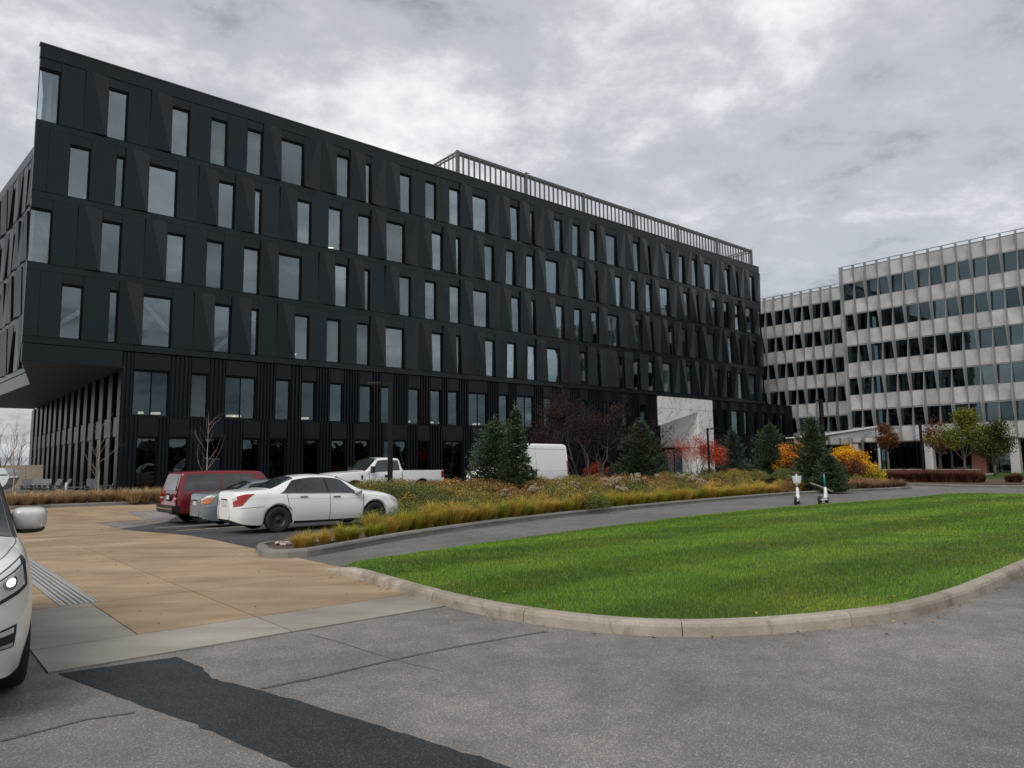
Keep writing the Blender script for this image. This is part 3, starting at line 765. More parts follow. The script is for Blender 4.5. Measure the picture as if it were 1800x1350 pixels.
part('deck', MB().slab([(0.3, 0.35), (83, 0.35), (83, 40), (0.6, 40), (2.45, 14)], 8.2, 8.9), M['interior'], bld)
fin_w = 0.95
side_pale = panel_mat('grey_fin_panel', (0.085, 0.088, 0.092), (0.11, 0.113, 0.117), 0.4)  # paler grey for the band panels between the fins
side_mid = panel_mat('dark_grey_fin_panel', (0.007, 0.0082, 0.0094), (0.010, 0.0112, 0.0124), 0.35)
part('side_glass', MB().box(5.78, 5.82, 0.5, 43, 0.0, 8.1), M['glass_base'], bld)
part('side_back', MB().box(6.4, 6.6, 0.6, 43, 0.0, 8.1), M['interior'], bld)
v_ = 0.55; q = 0
while v_ < 42:
    for z0, z1 in ((0.0, 3.72), (3.76, 5.06), (5.1, 8.08)):
        part('side_fin', MB().box(5.58, 5.74, v_, v_ + 1.22, z0, z1), side_mid, bld)
    part('side_panel', MB().box(5.66, 5.76, v_ + 1.23, v_ + 2.3, 3.78, 5.05), side_pale, bld)
    v_ += 2.78

# ---- upper left side, two folded lengths
def side_wall(p0, p1, pattern):
    d = Vector((p1[0] - p0[0], p1[1] - p0[1], 0)); L_ = d.length; rz = math.atan2(d.y, d.x); d.normalize()
    for k, z0 in enumerate(ZF):
        x = 0.0; i = k
        while x < L_ - 0.4:
            w = min([1.45, NW, 1.45, 1.3, SW][i % 5], L_ - x); px_, py_ = p0[0] + d.x * x, p0[1] + d.y * x
            if i % 5 in (1, 4) and w > 0.4:
                window(bld, 0, 0, w, WIN_H, loc=(px_, py_, z0 + 0.02), rz=rz)
                obj('header_panel', box_mesh(('hd', round(w, 2)), M['panel'], 0.008, w - 0.008, -0.035, 0.34, 0, HEAD - WIN_H - 0.034), bld, (px_, py_, z0 + WIN_H + 0.024), rz)
            else:
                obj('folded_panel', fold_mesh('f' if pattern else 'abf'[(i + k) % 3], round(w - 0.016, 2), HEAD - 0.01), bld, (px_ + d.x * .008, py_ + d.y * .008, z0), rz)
            x += w; i += 1
        obj('slab_band', box_mesh(('sb', round(L_, 2)), M['panel'], 0.01, L_ - 0.01, -0.045, 0.34, 0, BAND - HEAD - 0.012), bld, (p0[0], p0[1], z0 - (BAND - HEAD) + 0.004), rz)
    obj('parapet_panel', box_mesh(('sp', round(L_, 2)), M['panel'], 0.01, L_ - 0.01, -0.08, 0.3, 0, 0.93), bld, (p0[0], p0[1], 27.19), rz)
side_wall((0.2, 40), (2.1, 14.05), 0)
side_wall((2.45, 13.9), (0.36, 0.36), 1)

# ---- rooftop screen
scr = part('rooftop_screen', MB().box(32.35, 82.1, 0.30, 0.42, 29.98, 30.12).box(32.35, 82.1, 0.30, 0.42, 30.28, 30.42)
           .box(32.3, 32.42, 0.43, 10, 29.98, 30.12).box(32.3, 32.42, 0.43, 10, 30.28, 30.42).box(82.0, 82.12, 0.43, 10, 29.98, 30.12).box(82.0, 82.12, 0.43, 10, 30.28, 30.42)
           .box(32.35, 82.1, 10.0, 10.12, 30.0, 30.4).box(32.4, 82.0, 0.36, 0.40, 28.0, 28.1), cached('scrm', lambda: simple('screen_metal', (0.10, 0.10, 0.105), (0.13, 0.13, 0.135), 2, 0.5)), bld)
slat = MB().box(-0.06, 0.06, 0.27, 0.40, 27.7, 30.40).mesh('slat', False, _cache['scrm'])
posts = [32.36, 40.75, 49.0, 57.3, 65.6, 73.9, 82.05]
for u0 in posts: part('post', MB().box(u0 - 0.14, u0 + 0.14, 0.2, 0.48, 27.7, 30.44), _cache['scrm'], scr)
cap = MB().box(0.06, 0.50, 0.22, 0.48, 30.13, 30.27).mesh('cap_plate', False, _cache['scrm'])
for a, b in zip(posts[:-1], posts[1:]):
    n_ = 13
    for i in range(1, n_): obj('slat', slat, scr, (a + (b - a) * i / n_, 0, 0))
    for i in range(0, n_): obj('cap_plate', cap, scr, (a + (b - a) * i / n_, 0, 0))
sl2 = MB().box(-0.03, 0.05, -0.045, 0.045, 27.7, 30.40).mesh('slat', False, _cache['scrm'])
for i in range(1, 15):
    obj('slat', sl2, scr, (32.35, 0.4 + i * 0.66, 0)); obj('slat', sl2, scr, (82.05, 0.4 + i * 0.66, 0))
part('post', MB().box(39.9, 40.0, 0.1, 0.2, 30.46, 30.5).box(40.6, 41.3, 0.2, 0.26, 30.47, 30.52), _cache['scrm'], scr)

# ---- white stone entrance portal
def marble(name, c):
    m, t, b = new_mat(name); vec = pos_vec(t, 'object'); wv = noise(t, vec, 0.35, 6, 0.62, 1.6)
    v1 = ramp(t, wv, [(0.485, g(0.0)), (0.5, g(1.0)), (0.515, g(0.0))]); w2 = noise(t, vec, 0.8, 5, 0.6, 0.9)
    v2 = ramp(t, w2, [(0.494, g(0.0)), (0.5, g(0.5)), (0.506, g(0.0))]); cl = noise(t, vec, 0.5, 4)
    base = ramp(t, cl, [(0.3, tuple(x * 0.9 for x in c)), (0.7, c)])
    base = mix(t, v1, base, (0.20, 0.20, 0.20)); base = mix(t, v2, base, (0.35, 0.34, 0.33))
    t.links.new(base, b.inputs['Base Color']); b.inputs['Roughness'].default_value = 0.35; return m
mw = marble('white_marble', (0.80, 0.79, 0.77))
YP = -0.22
def stone(pts):                                # outline in (u, z), slightly shrunk so that the joints stay open
    cx = sum(p[0] for p in pts) / len(pts); cz = sum(p[1] for p in pts) / len(pts)
    q_ = [(p[0] + 0.012 * (1 if cx > p[0] else -1), p[1] + 0.012 * (1 if cz > p[1] else -1)) for p in pts]
    part('portal_stone', MB().prism(q_, YP, 0.3), mw, bld)
cutu = [60.1, 62.2, 64.3, 66.0, 67.5, 69.0, 70.5]
for a, b in zip(cutu[:-1], cutu[1:]): stone([(a, 7.75), (b, 7.75), (b, 9.12), (a, 9.12)])
for z0, z1 in ((0.0, 2.5), (2.5, 5.0), (5.0, 7.75)):
    stone([(67.5, z0), (69.0, z0), (69.0, z1), (67.5, z1)]); stone([(69.0, z0), (70.5, z0), (70.5, z1), (69.0, z1)])
def zl(u): return 5.78 + (7.6 - 5.78) * (u - 60.1) / 7.4
for a, b in ((60.1, 62.2), (62.2, 64.3), (64.3, 67.5)): stone([(a, zl(a)), (b, zl(b)), (b, 7.75), (a, 7.75)])
Q, P_, S_, T_ = (60.1, YP, 5.78), (67.5, YP, 7.6), (67.5, YP, 3.35), (63.6, 2.5, 3.36)
R_ = (67.1, 2.5, 3.38)
part('portal_facet', MB().add([Q, P_, R_], [(0, 2, 1)]), mw, bld); part('portal_facet', MB().add([P_, S_, R_], [(0, 2, 1)]), mw, bld)
part('portal_facet', MB().add([Q, R_, T_], [(0, 2, 1)]), mw, bld)
part('door_header', MB().box(60.15, 67.45, 2.2, 2.45, 3.1, 3.32), M['frame'], bld)
part('portal_jamb', MB().box(60.0, 60.09, YP, 2.5, 0, 5.75), M['base_panel'], bld)
part('portal_jamb', MB().box(67.42, 67.49, 0.31, 2.6, 0, 3.35), mw, bld)
part('entrance_glazing', MB().box(60.3, 67.4, 2.3, 2.33, 0.05, 3.1), M['glass_base'], bld)
for u0 in (61.6, 63.0, 64.4, 65.8): part('door_mullion', MB().box(u0, u0 + 0.07, 2.24, 2.29, 0.05, 3.1), M['frame'], bld)
part('portal_side', MB().box(59.98, 60.08, -0.1, 2.9, 0, 3.1), M['base_panel'], bld)
# ================================================================== the grey office building
GX, GY = 41.348, 88.0
GA = math.atan2(-0.7590935, 0.6509816)
gb = thing('office_building', 'pale grey office building with rows of dark windows and diamond shaped fins', 'building', (GX, GY, 0), GA)
def GW(x, y, z=0.0):
    c, s_ = math.cos(GA), math.sin(GA); return Vector((GX + x * c - y * s_, GY + x * s_ + y * c, z))
spn = concrete_mat('pale_precast', (0.42, 0.422, 0.425), (0.47, 0.472, 0.475), (0.50, 0.502, 0.505), 0.0, 0.04)
alu = simple('grey_fin_metal', (0.235, 0.255, 0.265), (0.30, 0.32, 0.33), 0.8, 0.40, 0.0, stretch=(1, 1, 0.4))
rail_m = simple('rail_metal', (0.20, 0.20, 0.205), rough=0.5)
GZ = [5.52, 9.50, 13.47, 17.42, 21.32]; GH = 2.06; BAY = 1.42
def fin_mesh(lo, hi):                          # a diamond fin, deepest at 0, cut at lo and hi
    def make():
        m_ = MB(); zs = sorted({lo, hi} | {z for z in (-2.0, 0.0, 2.0) if lo < z < hi}); vv = []
        for z in zs:
            k = 1 - abs(z) / 3.96; d = 0.12 + 0.80 * k; w = 0.035 + 0.055 * k
            vv += [(-w, 0.0, z), (-w * 0.35, -d, z), (w * 0.35, -d, z), (w, 0.0, z)]
        fs = [(i * 4 + k, i * 4 + k + 1, (i + 1) * 4 + k + 1, (i + 1) * 4 + k) for i in range(len(zs) - 1) for k in range(3)]
        n_ = len(vv); fs += [(3, 2, 1, 0), (n_ - 4, n_ - 3, n_ - 2, n_ - 1)]
        m_.add(vv, fs); return m_.mesh('fin', False, alu)
    return cached(('fin', round(lo, 2), round(hi, 2)), make)
grng = random.Random(8)
def wing(x0, n_bays, y, first):
    wmesh, gm = win_meshes(BAY - 0.04, GH, 0.10, 0, rail_m, M['glass_grey'], 0.03, 0.03)
    for i in range(n_bays):
        x = x0 + i * BAY
        for r_, z in enumerate(GZ):
            w_ = obj('window', wmesh, gb, (x + 0.02, y, z)); [obj('glass', p, w_) for p in gm]
            r0 = grng.random()
            if r0 < 0.16: obj('curtain', cached(('cur', int(r0 * 50)), lambda: MB().box(0.05, 0.35 + 6 * r0, 0.5, 0.53, 0.0, 2.0).mesh('curtain', False, cached('curm', lambda: simple('pale_curtain', (0.30, 0.36, 0.35), (0.22, 0.28, 0.275), 8, 0.9, stretch=(6, 1, 0.2))))), gb, (x, y, z))
            elif r0 > 0.90: obj('blind', cached(('gbl', int(r0 * 40)), lambda: MB().box(0.05, BAY - 0.05, 0.36, 0.38, 1.0 + 4 * (r0 - .9), 1.95).mesh('blind', False, cached('gblm', lambda: simple('grey_blind', (0.22, 0.24, 0.24), None, 2, 0.9)))), gb, (x, y, z))
            h_ = (GZ[r_ + 1] - z - GH) if r_ < 4 else 25.30 - z - GH
            obj('spandrel', box_mesh(('gsp', round(h_, 2)), spn, 0.03, BAY - 0.03, 0.0, 0.3, 0, h_ - 0.17), gb, (x, y, z + GH + 0.15))
            obj('window_head', cached(('ghd',), lambda: MB().box(0.03, BAY - 0.03, -0.03, 0.3, 0, 0.09).mesh('window_head', False, alu)), gb, (x, y, z + GH + 0.005))
        obj('spandrel', box_mesh(('gsp0',), spn, 0.03, BAY - 0.03, 0.0, 0.3, 0, 5.5 - 3.82), gb, (x, y, 3.80))
    for i in range(n_bays + 1):
        x = x0 + i * BAY; alt = (i + first) % 2
        for zc in ((7.5, 15.45, 23.3) if alt == 0 else (3.55, 11.5, 19.4, 27.25)):
            lo, hi = max(zc - 3.93, 3.82), min(zc + 3.93, 25.56)
            obj('fin', fin_mesh(round(lo - zc, 2), round(hi - zc, 2)), gb, (x, y, zc))
        obj('mullion', cached(('gmul',), lambda: MB().box(-0.025, 0.025, -0.07, 0.25, 3.8, 25.6).mesh('mullion', False, alu)), gb, (x, y, 0))
    L_ = n_bays * BAY
    part('roof_rail', MB().box(x0, x0 + L_, -0.14, -0.08, 25.58, 25.66), rail_m, gb, loc=(0, y, 0))
    part('parapet_cap', MB().box(x0, x0 + L_, -0.02, 0.4, 25.18, 25.28), rail_m, gb, loc=(0, y, 0))
    for z in GZ: part('floor_slab', MB().box(x0, x0 + L_, 0.32, 9, z - 0.9, z - 0.6), M['interior'], gb, loc=(0, y, 0))
    part('core_wall', MB().box(x0, x0 + L_, 9.0, 9.3, 0, 25), M['interior'], gb, loc=(0, y, 0))
    part('roof_slab', MB().box(x0, x0 + L_, 0.3, 14, 24.9, 25.1), M['interior'], gb, loc=(0, y, 0))
    part('soffit', MB().box(x0, x0 + L_, -0.02, 4.0, 3.68, 3.79), rail_m, gb, loc=(0, y, 0))
wing(0.28, 20, 0.0, 0)
wing(-3.55 - 14 * BAY, 14, 8.0, 1)
part('corner_post', MB().box(0.0, 0.24, -0.35, 0.3, 0, 25.6), alu, gb)
part('corner_post', MB().box(-0.12, -0.02, -0.1, 0.2, 3.7, 25.4), alu, gb)
part('return_wall', MB().box(0.0, 0.25, 0.35, 8.0, 3.7, 25.2), spn, gb)
# open ground floor
for x in (0.4, 8.62, 16.85, 25.0): part('column', MB().box(x - 0.42, x + 0.42, 0.1, 0.9, 0, 3.67), spn, gb)
part('lobby_glazing', MB().box(0.4, 28, 3.2, 3.24, 0.05, 3.66), M['glass_grey'], gb)
for i in range(20): part('lobby_mullion', MB().box(0.5 + i * 1.4, 0.57 + i * 1.4, 3.1, 3.19, 0.05, 3.66), M['frame'], gb)
part('lobby_floor', MB().box(-20, 28, 0, 12, 0.03, 0.05), M['interior'], gb)
part('lobby_glazing', MB().box(-23, -0.1, 8.6, 8.64, 0.05, 3.66), M['glass_grey'], gb)
part('brick_wall', MB().box(-1.6, 0.2, 0.5, 6, 0, 3.0), simple('red_brick', (0.26, 0.10, 0.075), (0.19, 0.075, 0.06), 30, 0.85), gb)
part('brick_wall', MB().box(12.2, 13.6, 2.2, 3.1, 0, 2.9), simple('red_brick_pier', (0.20, 0.08, 0.06), (0.15, 0.06, 0.05), 30, 0.85), gb)
for px_ in (1536, 1574, 1591, 1617):
    P_ = far(px_, 88.5 if px_ < 1600 else 84, 2.95); P_ = ground(px_, 790, 2.95)
    lp = thing('pendant_lamp', 'glowing ceiling lamp in the lobby of the grey building, %s' % {1536: 'leftmost', 1574: 'second from left', 1591: 'third from left', 1617: 'rightmost'}[px_], 'lamp', P_, 0, 'lobby lamps')
    part('lamp_shade', MB().lathe([(0.0, 0.07), (0.22, 0.06), (0.22, 0.0)], 12), M['white_beam'], lp)
    part('bulb', MB().lathe([(0.0, -0.03), (0.2, -0.02), (0.2, 0.0)], 12), M['lit_soft'], lp)
    part('cord', MB().tube([(0, 0, 0.06), (0, 0, 0.75)], 0.012, 4), M['frame'], lp)
# entrance canopy between the wings
cn = thing('entrance_canopy', 'slanted pale metal entrance canopy on slim posts before the grey building', 'canopy', far(1500, 80))
def cl(p): return Vector(p) - cn.location
zl_, zr_ = 4.15, 5.15
a, b = far(1383, 82), far(1549, 78.5); bk = Vector((UX, UY, 0)) * 5.5
A0, B0 = cl((a.x, a.y, zl_)), cl((b.x, b.y, zr_)); mid_ = A0.lerp(B0, 0.28) + Vector((0, 0, -0.22))
white_m = simple('canopy_metal', (0.42, 0.44, 0.45), (0.50, 0.52, 0.53), 1.0, 0.4)
def plate(p, q, th):
    up = Vector((0, 0, th)); return MB().hexa([p, q, q + bk, p + bk, p + up, q + up, q + bk + up, p + bk + up])
part('roof_plate', plate(A0, mid_, 0.12), white_m, cn); part('roof_plate', plate(mid_ + Vector((0.01, 0, 0)), B0, 0.2), white_m, cn)
part('fascia', MB().hexa([mid_ + Vector((.05, .3, -.1)), B0 + Vector((-.3, .3, -1.15)), B0 + Vector((-.3, .4, -1.15)), mid_ + Vector((.05, .4, -.1)), mid_ + Vector((.05, .3, -0.01)), B0 + Vector((-.3, .3, -0.02)), B0 + Vector((-.3, .4, -0.02)), mid_ + Vector((.05, .4, -0.01))]), alu, cn)
for px_, dd, zt in ((1546, 78.6, 5.15), (1518, 82.5, 3.9)):
    p = cl(far(px_, dd)); part('post', MB().box(p.x - .09, p.x + .09, p.y - .09, p.y + .09, 0, zt), white_m, cn)
part('strut', MB().tube([B0 + Vector((-3.4, .2, -1.05)), B0 + Vector((-.8, .2, -0.25))], 0.05, 6), rail_m, cn)
part('strut', MB().tube([B0 + Vector((-1.4, .2, -1.1)), B0 + Vector((-1.6, .2, -0.5))], 0.04, 6), rail_m, cn)
# low wall, far lawn
gl_ = ground
w0, w1 = far(1535, 70), far(1716, 62)
d = (w1 - w0); d.normalize(); nrm = Vector((-d.y, d.x, 0)) * 0.35
mb = MB(); n_ = 8
rw = thing('retaining_wall', 'low grey block wall behind the red grass hedge', 'wall', w0)
for i in range(n_):
    p, q_ = (w1 - w0) * (i / n_), (w1 - w0) * ((i + 1) / n_) - d * 0.02
    part('wall_block', MB().slab([p[:2], q_[:2], (q_ + nrm)[:2], (p + nrm)[:2]], 0, 0.62), M['kerb_dark'], rw)
part('wall_cap', MB().slab([(-d * .05 - nrm * .2)[:2], (w1 - w0 + d * .05 - nrm * .2)[:2], (w1 - w0 + d * .05 + nrm * 1.2)[:2], (-d * .05 + nrm * 1.2)[:2]], 0.63, 0.72), M['kerb'], rw)
lp_ = [far(1716, 58), far(1860, 50), far(1990, 75), far(1760, 84)]
mb = MB().slab([p[:2] for p in lp_], -0.1, 0.06); struct('far_lawn', mb, turf_mat('far_turf', (0.03, 0.075, 0.012), (0.05, 0.11, 0.016), (0.06, 0.10, 0.02), False))
mb = MB().slab([far(1520, 58)[:2], far(1560, 48)[:2], far(1720, 45)[:2], far(1900, 42)[:2], far(1900, 49)[:2], far(1715, 57)[:2], far(1716, 61)[:2], far(1530, 69)[:2]], -0.1, 0.07); struct('hedge_soil', mb, soil)
# pavement at the foot of the grey building
mb = MB().slab([GW(-25, -6)[:2], GW(30, -4)[:2], GW(30, 14)[:2], GW(-25, 14)[:2]], -0.2, 0.02); struct('forecourt', mb, M['grey_concrete'])
# trees behind the camera's road: the windows mirror them
nrt = np.random.default_rng(21)
pts_ = []; 
for i in range(46):
    bq = R(75 + 190 * i / 45); rr = nrt.uniform(85, 120); cx, cy = math.sin(bq) * rr, math.cos(bq) * rr
    h_ = nrt.uniform(5, 9)
    P = nrt.normal(0, 1, (260, 3)); P /= np.linalg.norm(P, axis=1)[:, None]; P *= np.array([5.5, 5.5, h_ * .5]) * nrt.uniform(.6, 1.0, (260, 1)); P += np.array([cx, cy, h_ * .5]); pts_.append(P)
P = np.concatenate(pts_); n_ = len(P); A_ = nrt.normal(0, 0.9, (n_, 3)); Bv = nrt.normal(0, 0.9, (n_, 3))
V_ = np.stack([P - A_ - Bv, P + A_ - Bv, P + A_ + Bv, P - A_ + Bv], 1)
o = obj('woodland', np_mesh('woodland', V_.reshape(-1, 3), np.arange(n_ * 4).reshape(-1, 4), simple('far_tree_leaves', (0.030, 0.036, 0.020), (0.05, 0.045, 0.025), 0.1, 0.9, space='world')))
o['kind'] = 'stuff'; o['label'] = 'distant belt of trees mirrored in the windows'; o['category'] = 'trees'
# ================================================================== vehicles
def mono(keys):
    xs = [k[0] for k in keys]; ys = [k[1] for k in keys]; n = len(xs)
    h = [xs[i + 1] - xs[i] for i in range(n - 1)]; dl = [(ys[i + 1] - ys[i]) / h[i] for i in range(n - 1)]
    m = [dl[0]] + [0 if dl[i - 1] * dl[i] <= 0 else 2 * dl[i - 1] * dl[i] / (dl[i - 1] + dl[i]) for i in range(1, n - 1)] + [dl[-1]]
    def f(x):
        if x <= xs[0]: return ys[0]
        if x >= xs[-1]: return ys[-1]
        i = 0
        while x > xs[i + 1]: i += 1
        t = (x - xs[i]) / h[i]
        return (ys[i] * (1 + 2 * t) * (1 - t) ** 2 + h[i] * m[i] * t * (1 - t) ** 2 + ys[i + 1] * t * t * (3 - 2 * t) + h[i] * m[i + 1] * t * t * (t - 1))
    return f
class Shape:
    def __init__(s, spec):
        s.sp = spec; s.c = {k: mono(v) for k, v in spec['curves'].items()}
    def lo(s, x):
        z = s.c['zl'](x)
        for xw in s.sp['wheels']:
            r_ = s.sp['arch']
            if abs(x - xw) < r_: z = max(z, s.sp['hub'] + math.sqrt(r_ * r_ - (x - xw) ** 2))
        return z
    def ctrl(s, x):
        c = s.c; zl = s.lo(x); wm, ws, wc = c['wm'](x), c['ws'](x), c['wc'](x); zm, zs, zc, zt = c['zm'](x), c['zs'](x), c['zc'](x), c['zt'](x)
        z2 = max(zm, zl + 0.06); z3 = max(zs, z2 + 0.05)
        return [(wm - 0.055, zl), (wm - 0.012, max(zl + 0.03, 0.5 * (zl + z2))), (wm, z2), (ws, z3), (wc, max(zc, z3)), (wc * 0.62, max(zt - 0.22 * max(zt - zc, 0), z3)), (0.0, max(zt, z3))]
    def S(s, x, q):
        P = s.ctrl(x); q = max(0.0, min(5.9999, q)); i = int(q); t = q - i
        def g_(k): return P[k] if 0 <= k <= 6 else ((-P[5][0], P[5][1]) if k > 6 else (P[0][0], P[0][1] - 0.05))
        p0, p1, p2, p3 = g_(i - 1), g_(i), g_(i + 1), g_(i + 2)
        T = 0.32                                # tight spline: creases stay readable
        def h(a, b, c_, d): 
            m1, m2 = T * (c_ - a), T * (d - b)
            return b * (2 * t ** 3 - 3 * t * t + 1) + m1 * (t ** 3 - 2 * t * t + t) + c_ * (-2 * t ** 3 + 3 * t * t) + m2 * (t ** 3 - t * t)
        y, z = h(p0[0], p1[0], p2[0], p3[0]), h(p0[1], p1[1], p2[1], p3[1])
        ls = s.sp.get('lean')
        if ls:
            for xe, wdt, z0, k in ls:
                wgt = max(0.0, 1 - abs(x - xe) / wdt); x = x + k * max(0.0, z - z0) * wgt
        return Vector((x, y, z))
    def N(s, x, q):
        e_ = 0.01
        a = s.S(x + e_, q) - s.S(x - e_, q); b = s.S(x, min(q + e_, 5.999)) - s.S(x, q - e_)
        n = a.cross(b)
        if n.length < 1e-9: return Vector((0, 0, 1))
        n.normalize()
        if n.y < 0 and q < 4.5: n = -n
        if n.z < 0 and q >= 4.5: n = -n
        return n
    def body(s, name, mat, parent, step=0.05):
        x0, x1 = s.sp['x0'], s.sp['x1']; n = int((x1 - x0) / step)
        xs = sorted(set([x0 + (x1 - x0) * i / n for i in range(n + 1)] + [xw + sg * s.sp['arch'] * f for xw in s.sp['wheels'] for sg in (-1, 1) for f in (0.9999, 0.97, 0.9)] + s.sp.get('extra', [])))
        qs = [0, .25, .5, .75, 1, 1.33, 1.66, 2, 2.3, 2.6, 2.85, 3, 3.12, 3.3, 3.5, 3.7, 3.88, 4, 4.12, 4.35, 4.7, 5, 5.5, 5.99]
        ring = len(qs) * 2; mb_ = MB()
        for x in xs:
            L_ = [s.S(x, q) for q in qs]
            mb_.v += [tuple(p) for p in L_] + [(p.x, -p.y, p.z) for p in L_[::-1]]
        for i in range(len(xs) - 1):
            for k in range(ring - 1):
                mb_.f.append((i * ring + k, (i + 1) * ring + k, (i + 1) * ring + k + 1, i * ring + k + 1))
        mb_.f.append(tuple(range(ring - 1, -1, -1))); e_ = (len(xs) - 1) * ring; mb_.f.append(tuple(range(e_, e_ + ring)))
        me = mb_.mesh(name, True, mat); me.polygons[len(me.polygons) - 1].use_smooth = False; me.polygons[len(me.polygons) - 2].use_smooth = False
        return obj(name, me, parent)
    def patch(s, name, mat, parent, x0, x1, q0, q1, nx=8, nq=6, off=0.006, sides=(1, -1), edge=None, full=False):
        out = []
        for sd in sides:
            mb_ = MB(); rows = []
            for i in range(nx + 1):
                row = []
                for k in range(nq + 1):
                    fx, fq = i / nx, k / nq
                    if edge: xa, xb = edge(fq); x = xa + (xb - xa) * fx
                    else: x = x0 + (x1 - x0) * fx
                    q = q0 + (q1 - q0) * fq
                    p = s.S(x, q) + s.N(x, q) * off
                    row.append((p.x, p.y * sd, p.z))
                if full: row = row + [(a, -b, c_) for a, b, c_ in row[::-1]]
                rows.append(row)
            w = len(rows[0])
            for r0, r1 in zip(rows[:-1], rows[1:]):
                for k in range(w - 1):
                    f = [r0[k], r1[k], r1[k + 1], r0[k + 1]]; mb_.poly(f if sd > 0 else f[::-1])
            o_ = obj(name, mb_.mesh(name, True, mat), parent); out.append(o_)
            if full: break
        return out

def paint(name, c, flake=0.03, rough=0.28):
    m, t, b = new_mat(name); vec = pos_vec(t, 'object'); f = noise(t, vec, 1.2, 3)
    base = ramp(t, f, [(0.3, tuple(x * (1 - flake) for x in c)), (0.7, c)])
    z = nd(t, 'ShaderNodeSeparateXYZ'); t.links.new(nd(t, 'ShaderNodeTexCoord').outputs['Object'], z.inputs[0])
    dn = noise(t, vec, 9, 5, 0.7)
    mm = nd(t, 'ShaderNodeMath', operation='MULTIPLY_ADD', use_clamp=True); mm.inputs[1].default_value = -1.6; mm.inputs[2].default_value = 0.75
    t.links.new(z.outputs['Z'], mm.inputs[0]); m2 = nd(t, 'ShaderNodeMath', operation='MULTIPLY'); t.links.new(mm.outputs[0], m2.inputs[0]); t.links.new(dn, m2.inputs[1])
    base = mix(t, m2.outputs[0], base, (0.16, 0.14, 0.12))   # road film on the lower body
    t.links.new(base, b.inputs['Base Color']); b.inputs['Roughness'].default_value = rough
    b.inputs['Coat Weight'].default_value = 0.7; b.inputs['Coat Roughness'].default_value = 0.05; return m
M['car_white'] = paint('white_paint', (0.80, 0.805, 0.81)); M['car_silverwhite'] = paint('silver_white_paint', (0.80, 0.81, 0.82))
M['car_blue'] = paint('slate_blue_paint', (0.155, 0.185, 0.215)); M['car_red'] = paint('dark_red_paint', (0.16, 0.010, 0.015))
M['car_glass'] = simple('tinted_car_glass', (0.014, 0.018, 0.019), (0.028, 0.034, 0.034), 1.5, 0.03, spec=1.0)
M['car_glass_light'] = simple('pale_car_glass', (0.10, 0.115, 0.115), (0.15, 0.165, 0.165), 1.2, 0.05, spec=0.9)
M['black_plastic'] = simple('black_plastic', (0.015, 0.015, 0.016), rough=0.5)
M['rubber'] = simple('tyre_rubber', (0.016, 0.016, 0.017), (0.024, 0.024, 0.024), 10, 0.85)
M['chrome'] = simple('chrome_trim', (0.65, 0.66, 0.68), (0.55, 0.56, 0.58), 3, 0.12, 1.0)
M['rim_black'] = simple('black_steel_rim', (0.030, 0.030, 0.033), (0.05, 0.05, 0.052), 8, 0.45, 0.5)
M['rim_silver'] = simple('silver_alloy', (0.42, 0.43, 0.44), (0.5, 0.5, 0.52), 4, 0.3, 0.8)
M['red_lens'] = simple('red_lens', (0.36, 0.012, 0.016), (0.28, 0.008, 0.012), 14, 0.08, coat=0.6)
M['clear_lens'] = simple('clear_lens', (0.50, 0.50, 0.49), (0.66, 0.66, 0.64), 18, 0.08, coat=0.6)
M['orange_lens'] = simple('orange_lens', (0.42, 0.10, 0.03), (0.5, 0.22, 0.1), 22, 0.1, coat=0.5)
M['plate'] = simple('number_plate', (0.60, 0.61, 0.62), (0.45, 0.46, 0.5), 30, 0.5)
M['under'] = simple('car_underside', (0.010, 0.010, 0.010), rough=0.9)
M['headlight'] = emis('headlight_beam', (1.0, 0.97, 0.90), 1.2)

def wheel_meshes(r_, w, rim):
    ty = MB().lathe([(r_ * 0.60, -w * 0.40), (r_ * 0.70, -w * 0.5), (r_ * 0.93, -w * 0.5), (r_ * 0.985, -w * 0.40), (r_, -w * 0.2), (r_, w * 0.2), (r_ * 0.985, w * 0.40), (r_ * 0.93, w * 0.5), (r_ * 0.70, w * 0.5), (r_ * 0.60, w * 0.40)], 36, 'y')
    tm = ty.mesh('wheel', True, M['rubber']); rm = MB()
    rm.lathe([(r_ * 0.61, w * 0.40), (r_ * 0.60, w * 0.44), (r_ * 0.56, w * 0.44), (r_ * 0.54, w * 0.25), (r_ * 0.20, w * 0.20), (r_ * 0.14, w * 0.34), (0.0, w * 0.36)], 36, 'y')
    n_ = 5 if rim is M['rim_silver'] else 8
    for k in range(n_):
        a = 2 * math.pi * k / n_; ca, sa = math.cos(a), math.sin(a)
        if n_ == 5:
            for e_ in (-0.11, 0.11):
                a2 = a + e_; rm.tube([(r_ * 0.14 * math.cos(a), w * 0.34, r_ * 0.14 * math.sin(a)), (r_ * 0.57 * math.cos(a2), w * 0.42, r_ * 0.57 * math.sin(a2))], [r_ * 0.05, r_ * 0.055], 6)
        else:
            rm.lathe([(r_ * 0.055, w * 0.24), (r_ * 0.05, w * 0.27), (0, w * 0.27)], 8, 'y', (r_ * 0.40 * ca, 0, r_ * 0.40 * sa))
    return tm, rm.mesh('rim', True, rim)
def add_wheels(root, xs, yt, r_, w, rim):
    tm, rm = cached(('wheel', r_, w, rim.name), lambda: wheel_meshes(r_, w, rim))
    for x in xs:
        for sd in (1, -1):
            o_ = obj('wheel', tm, root, (x, sd * (yt - w / 2), r_), 0.0 if sd > 0 else math.pi); obj('rim', rm, o_)
def car_root(name, label, u, v, head, z, group=None):
    return thing(name, label, 'car' if 'truck' not in name and 'van' not in name else ('pickup truck' if 'truck' in name else 'van'), B(u, v, z), ANG + head, group)
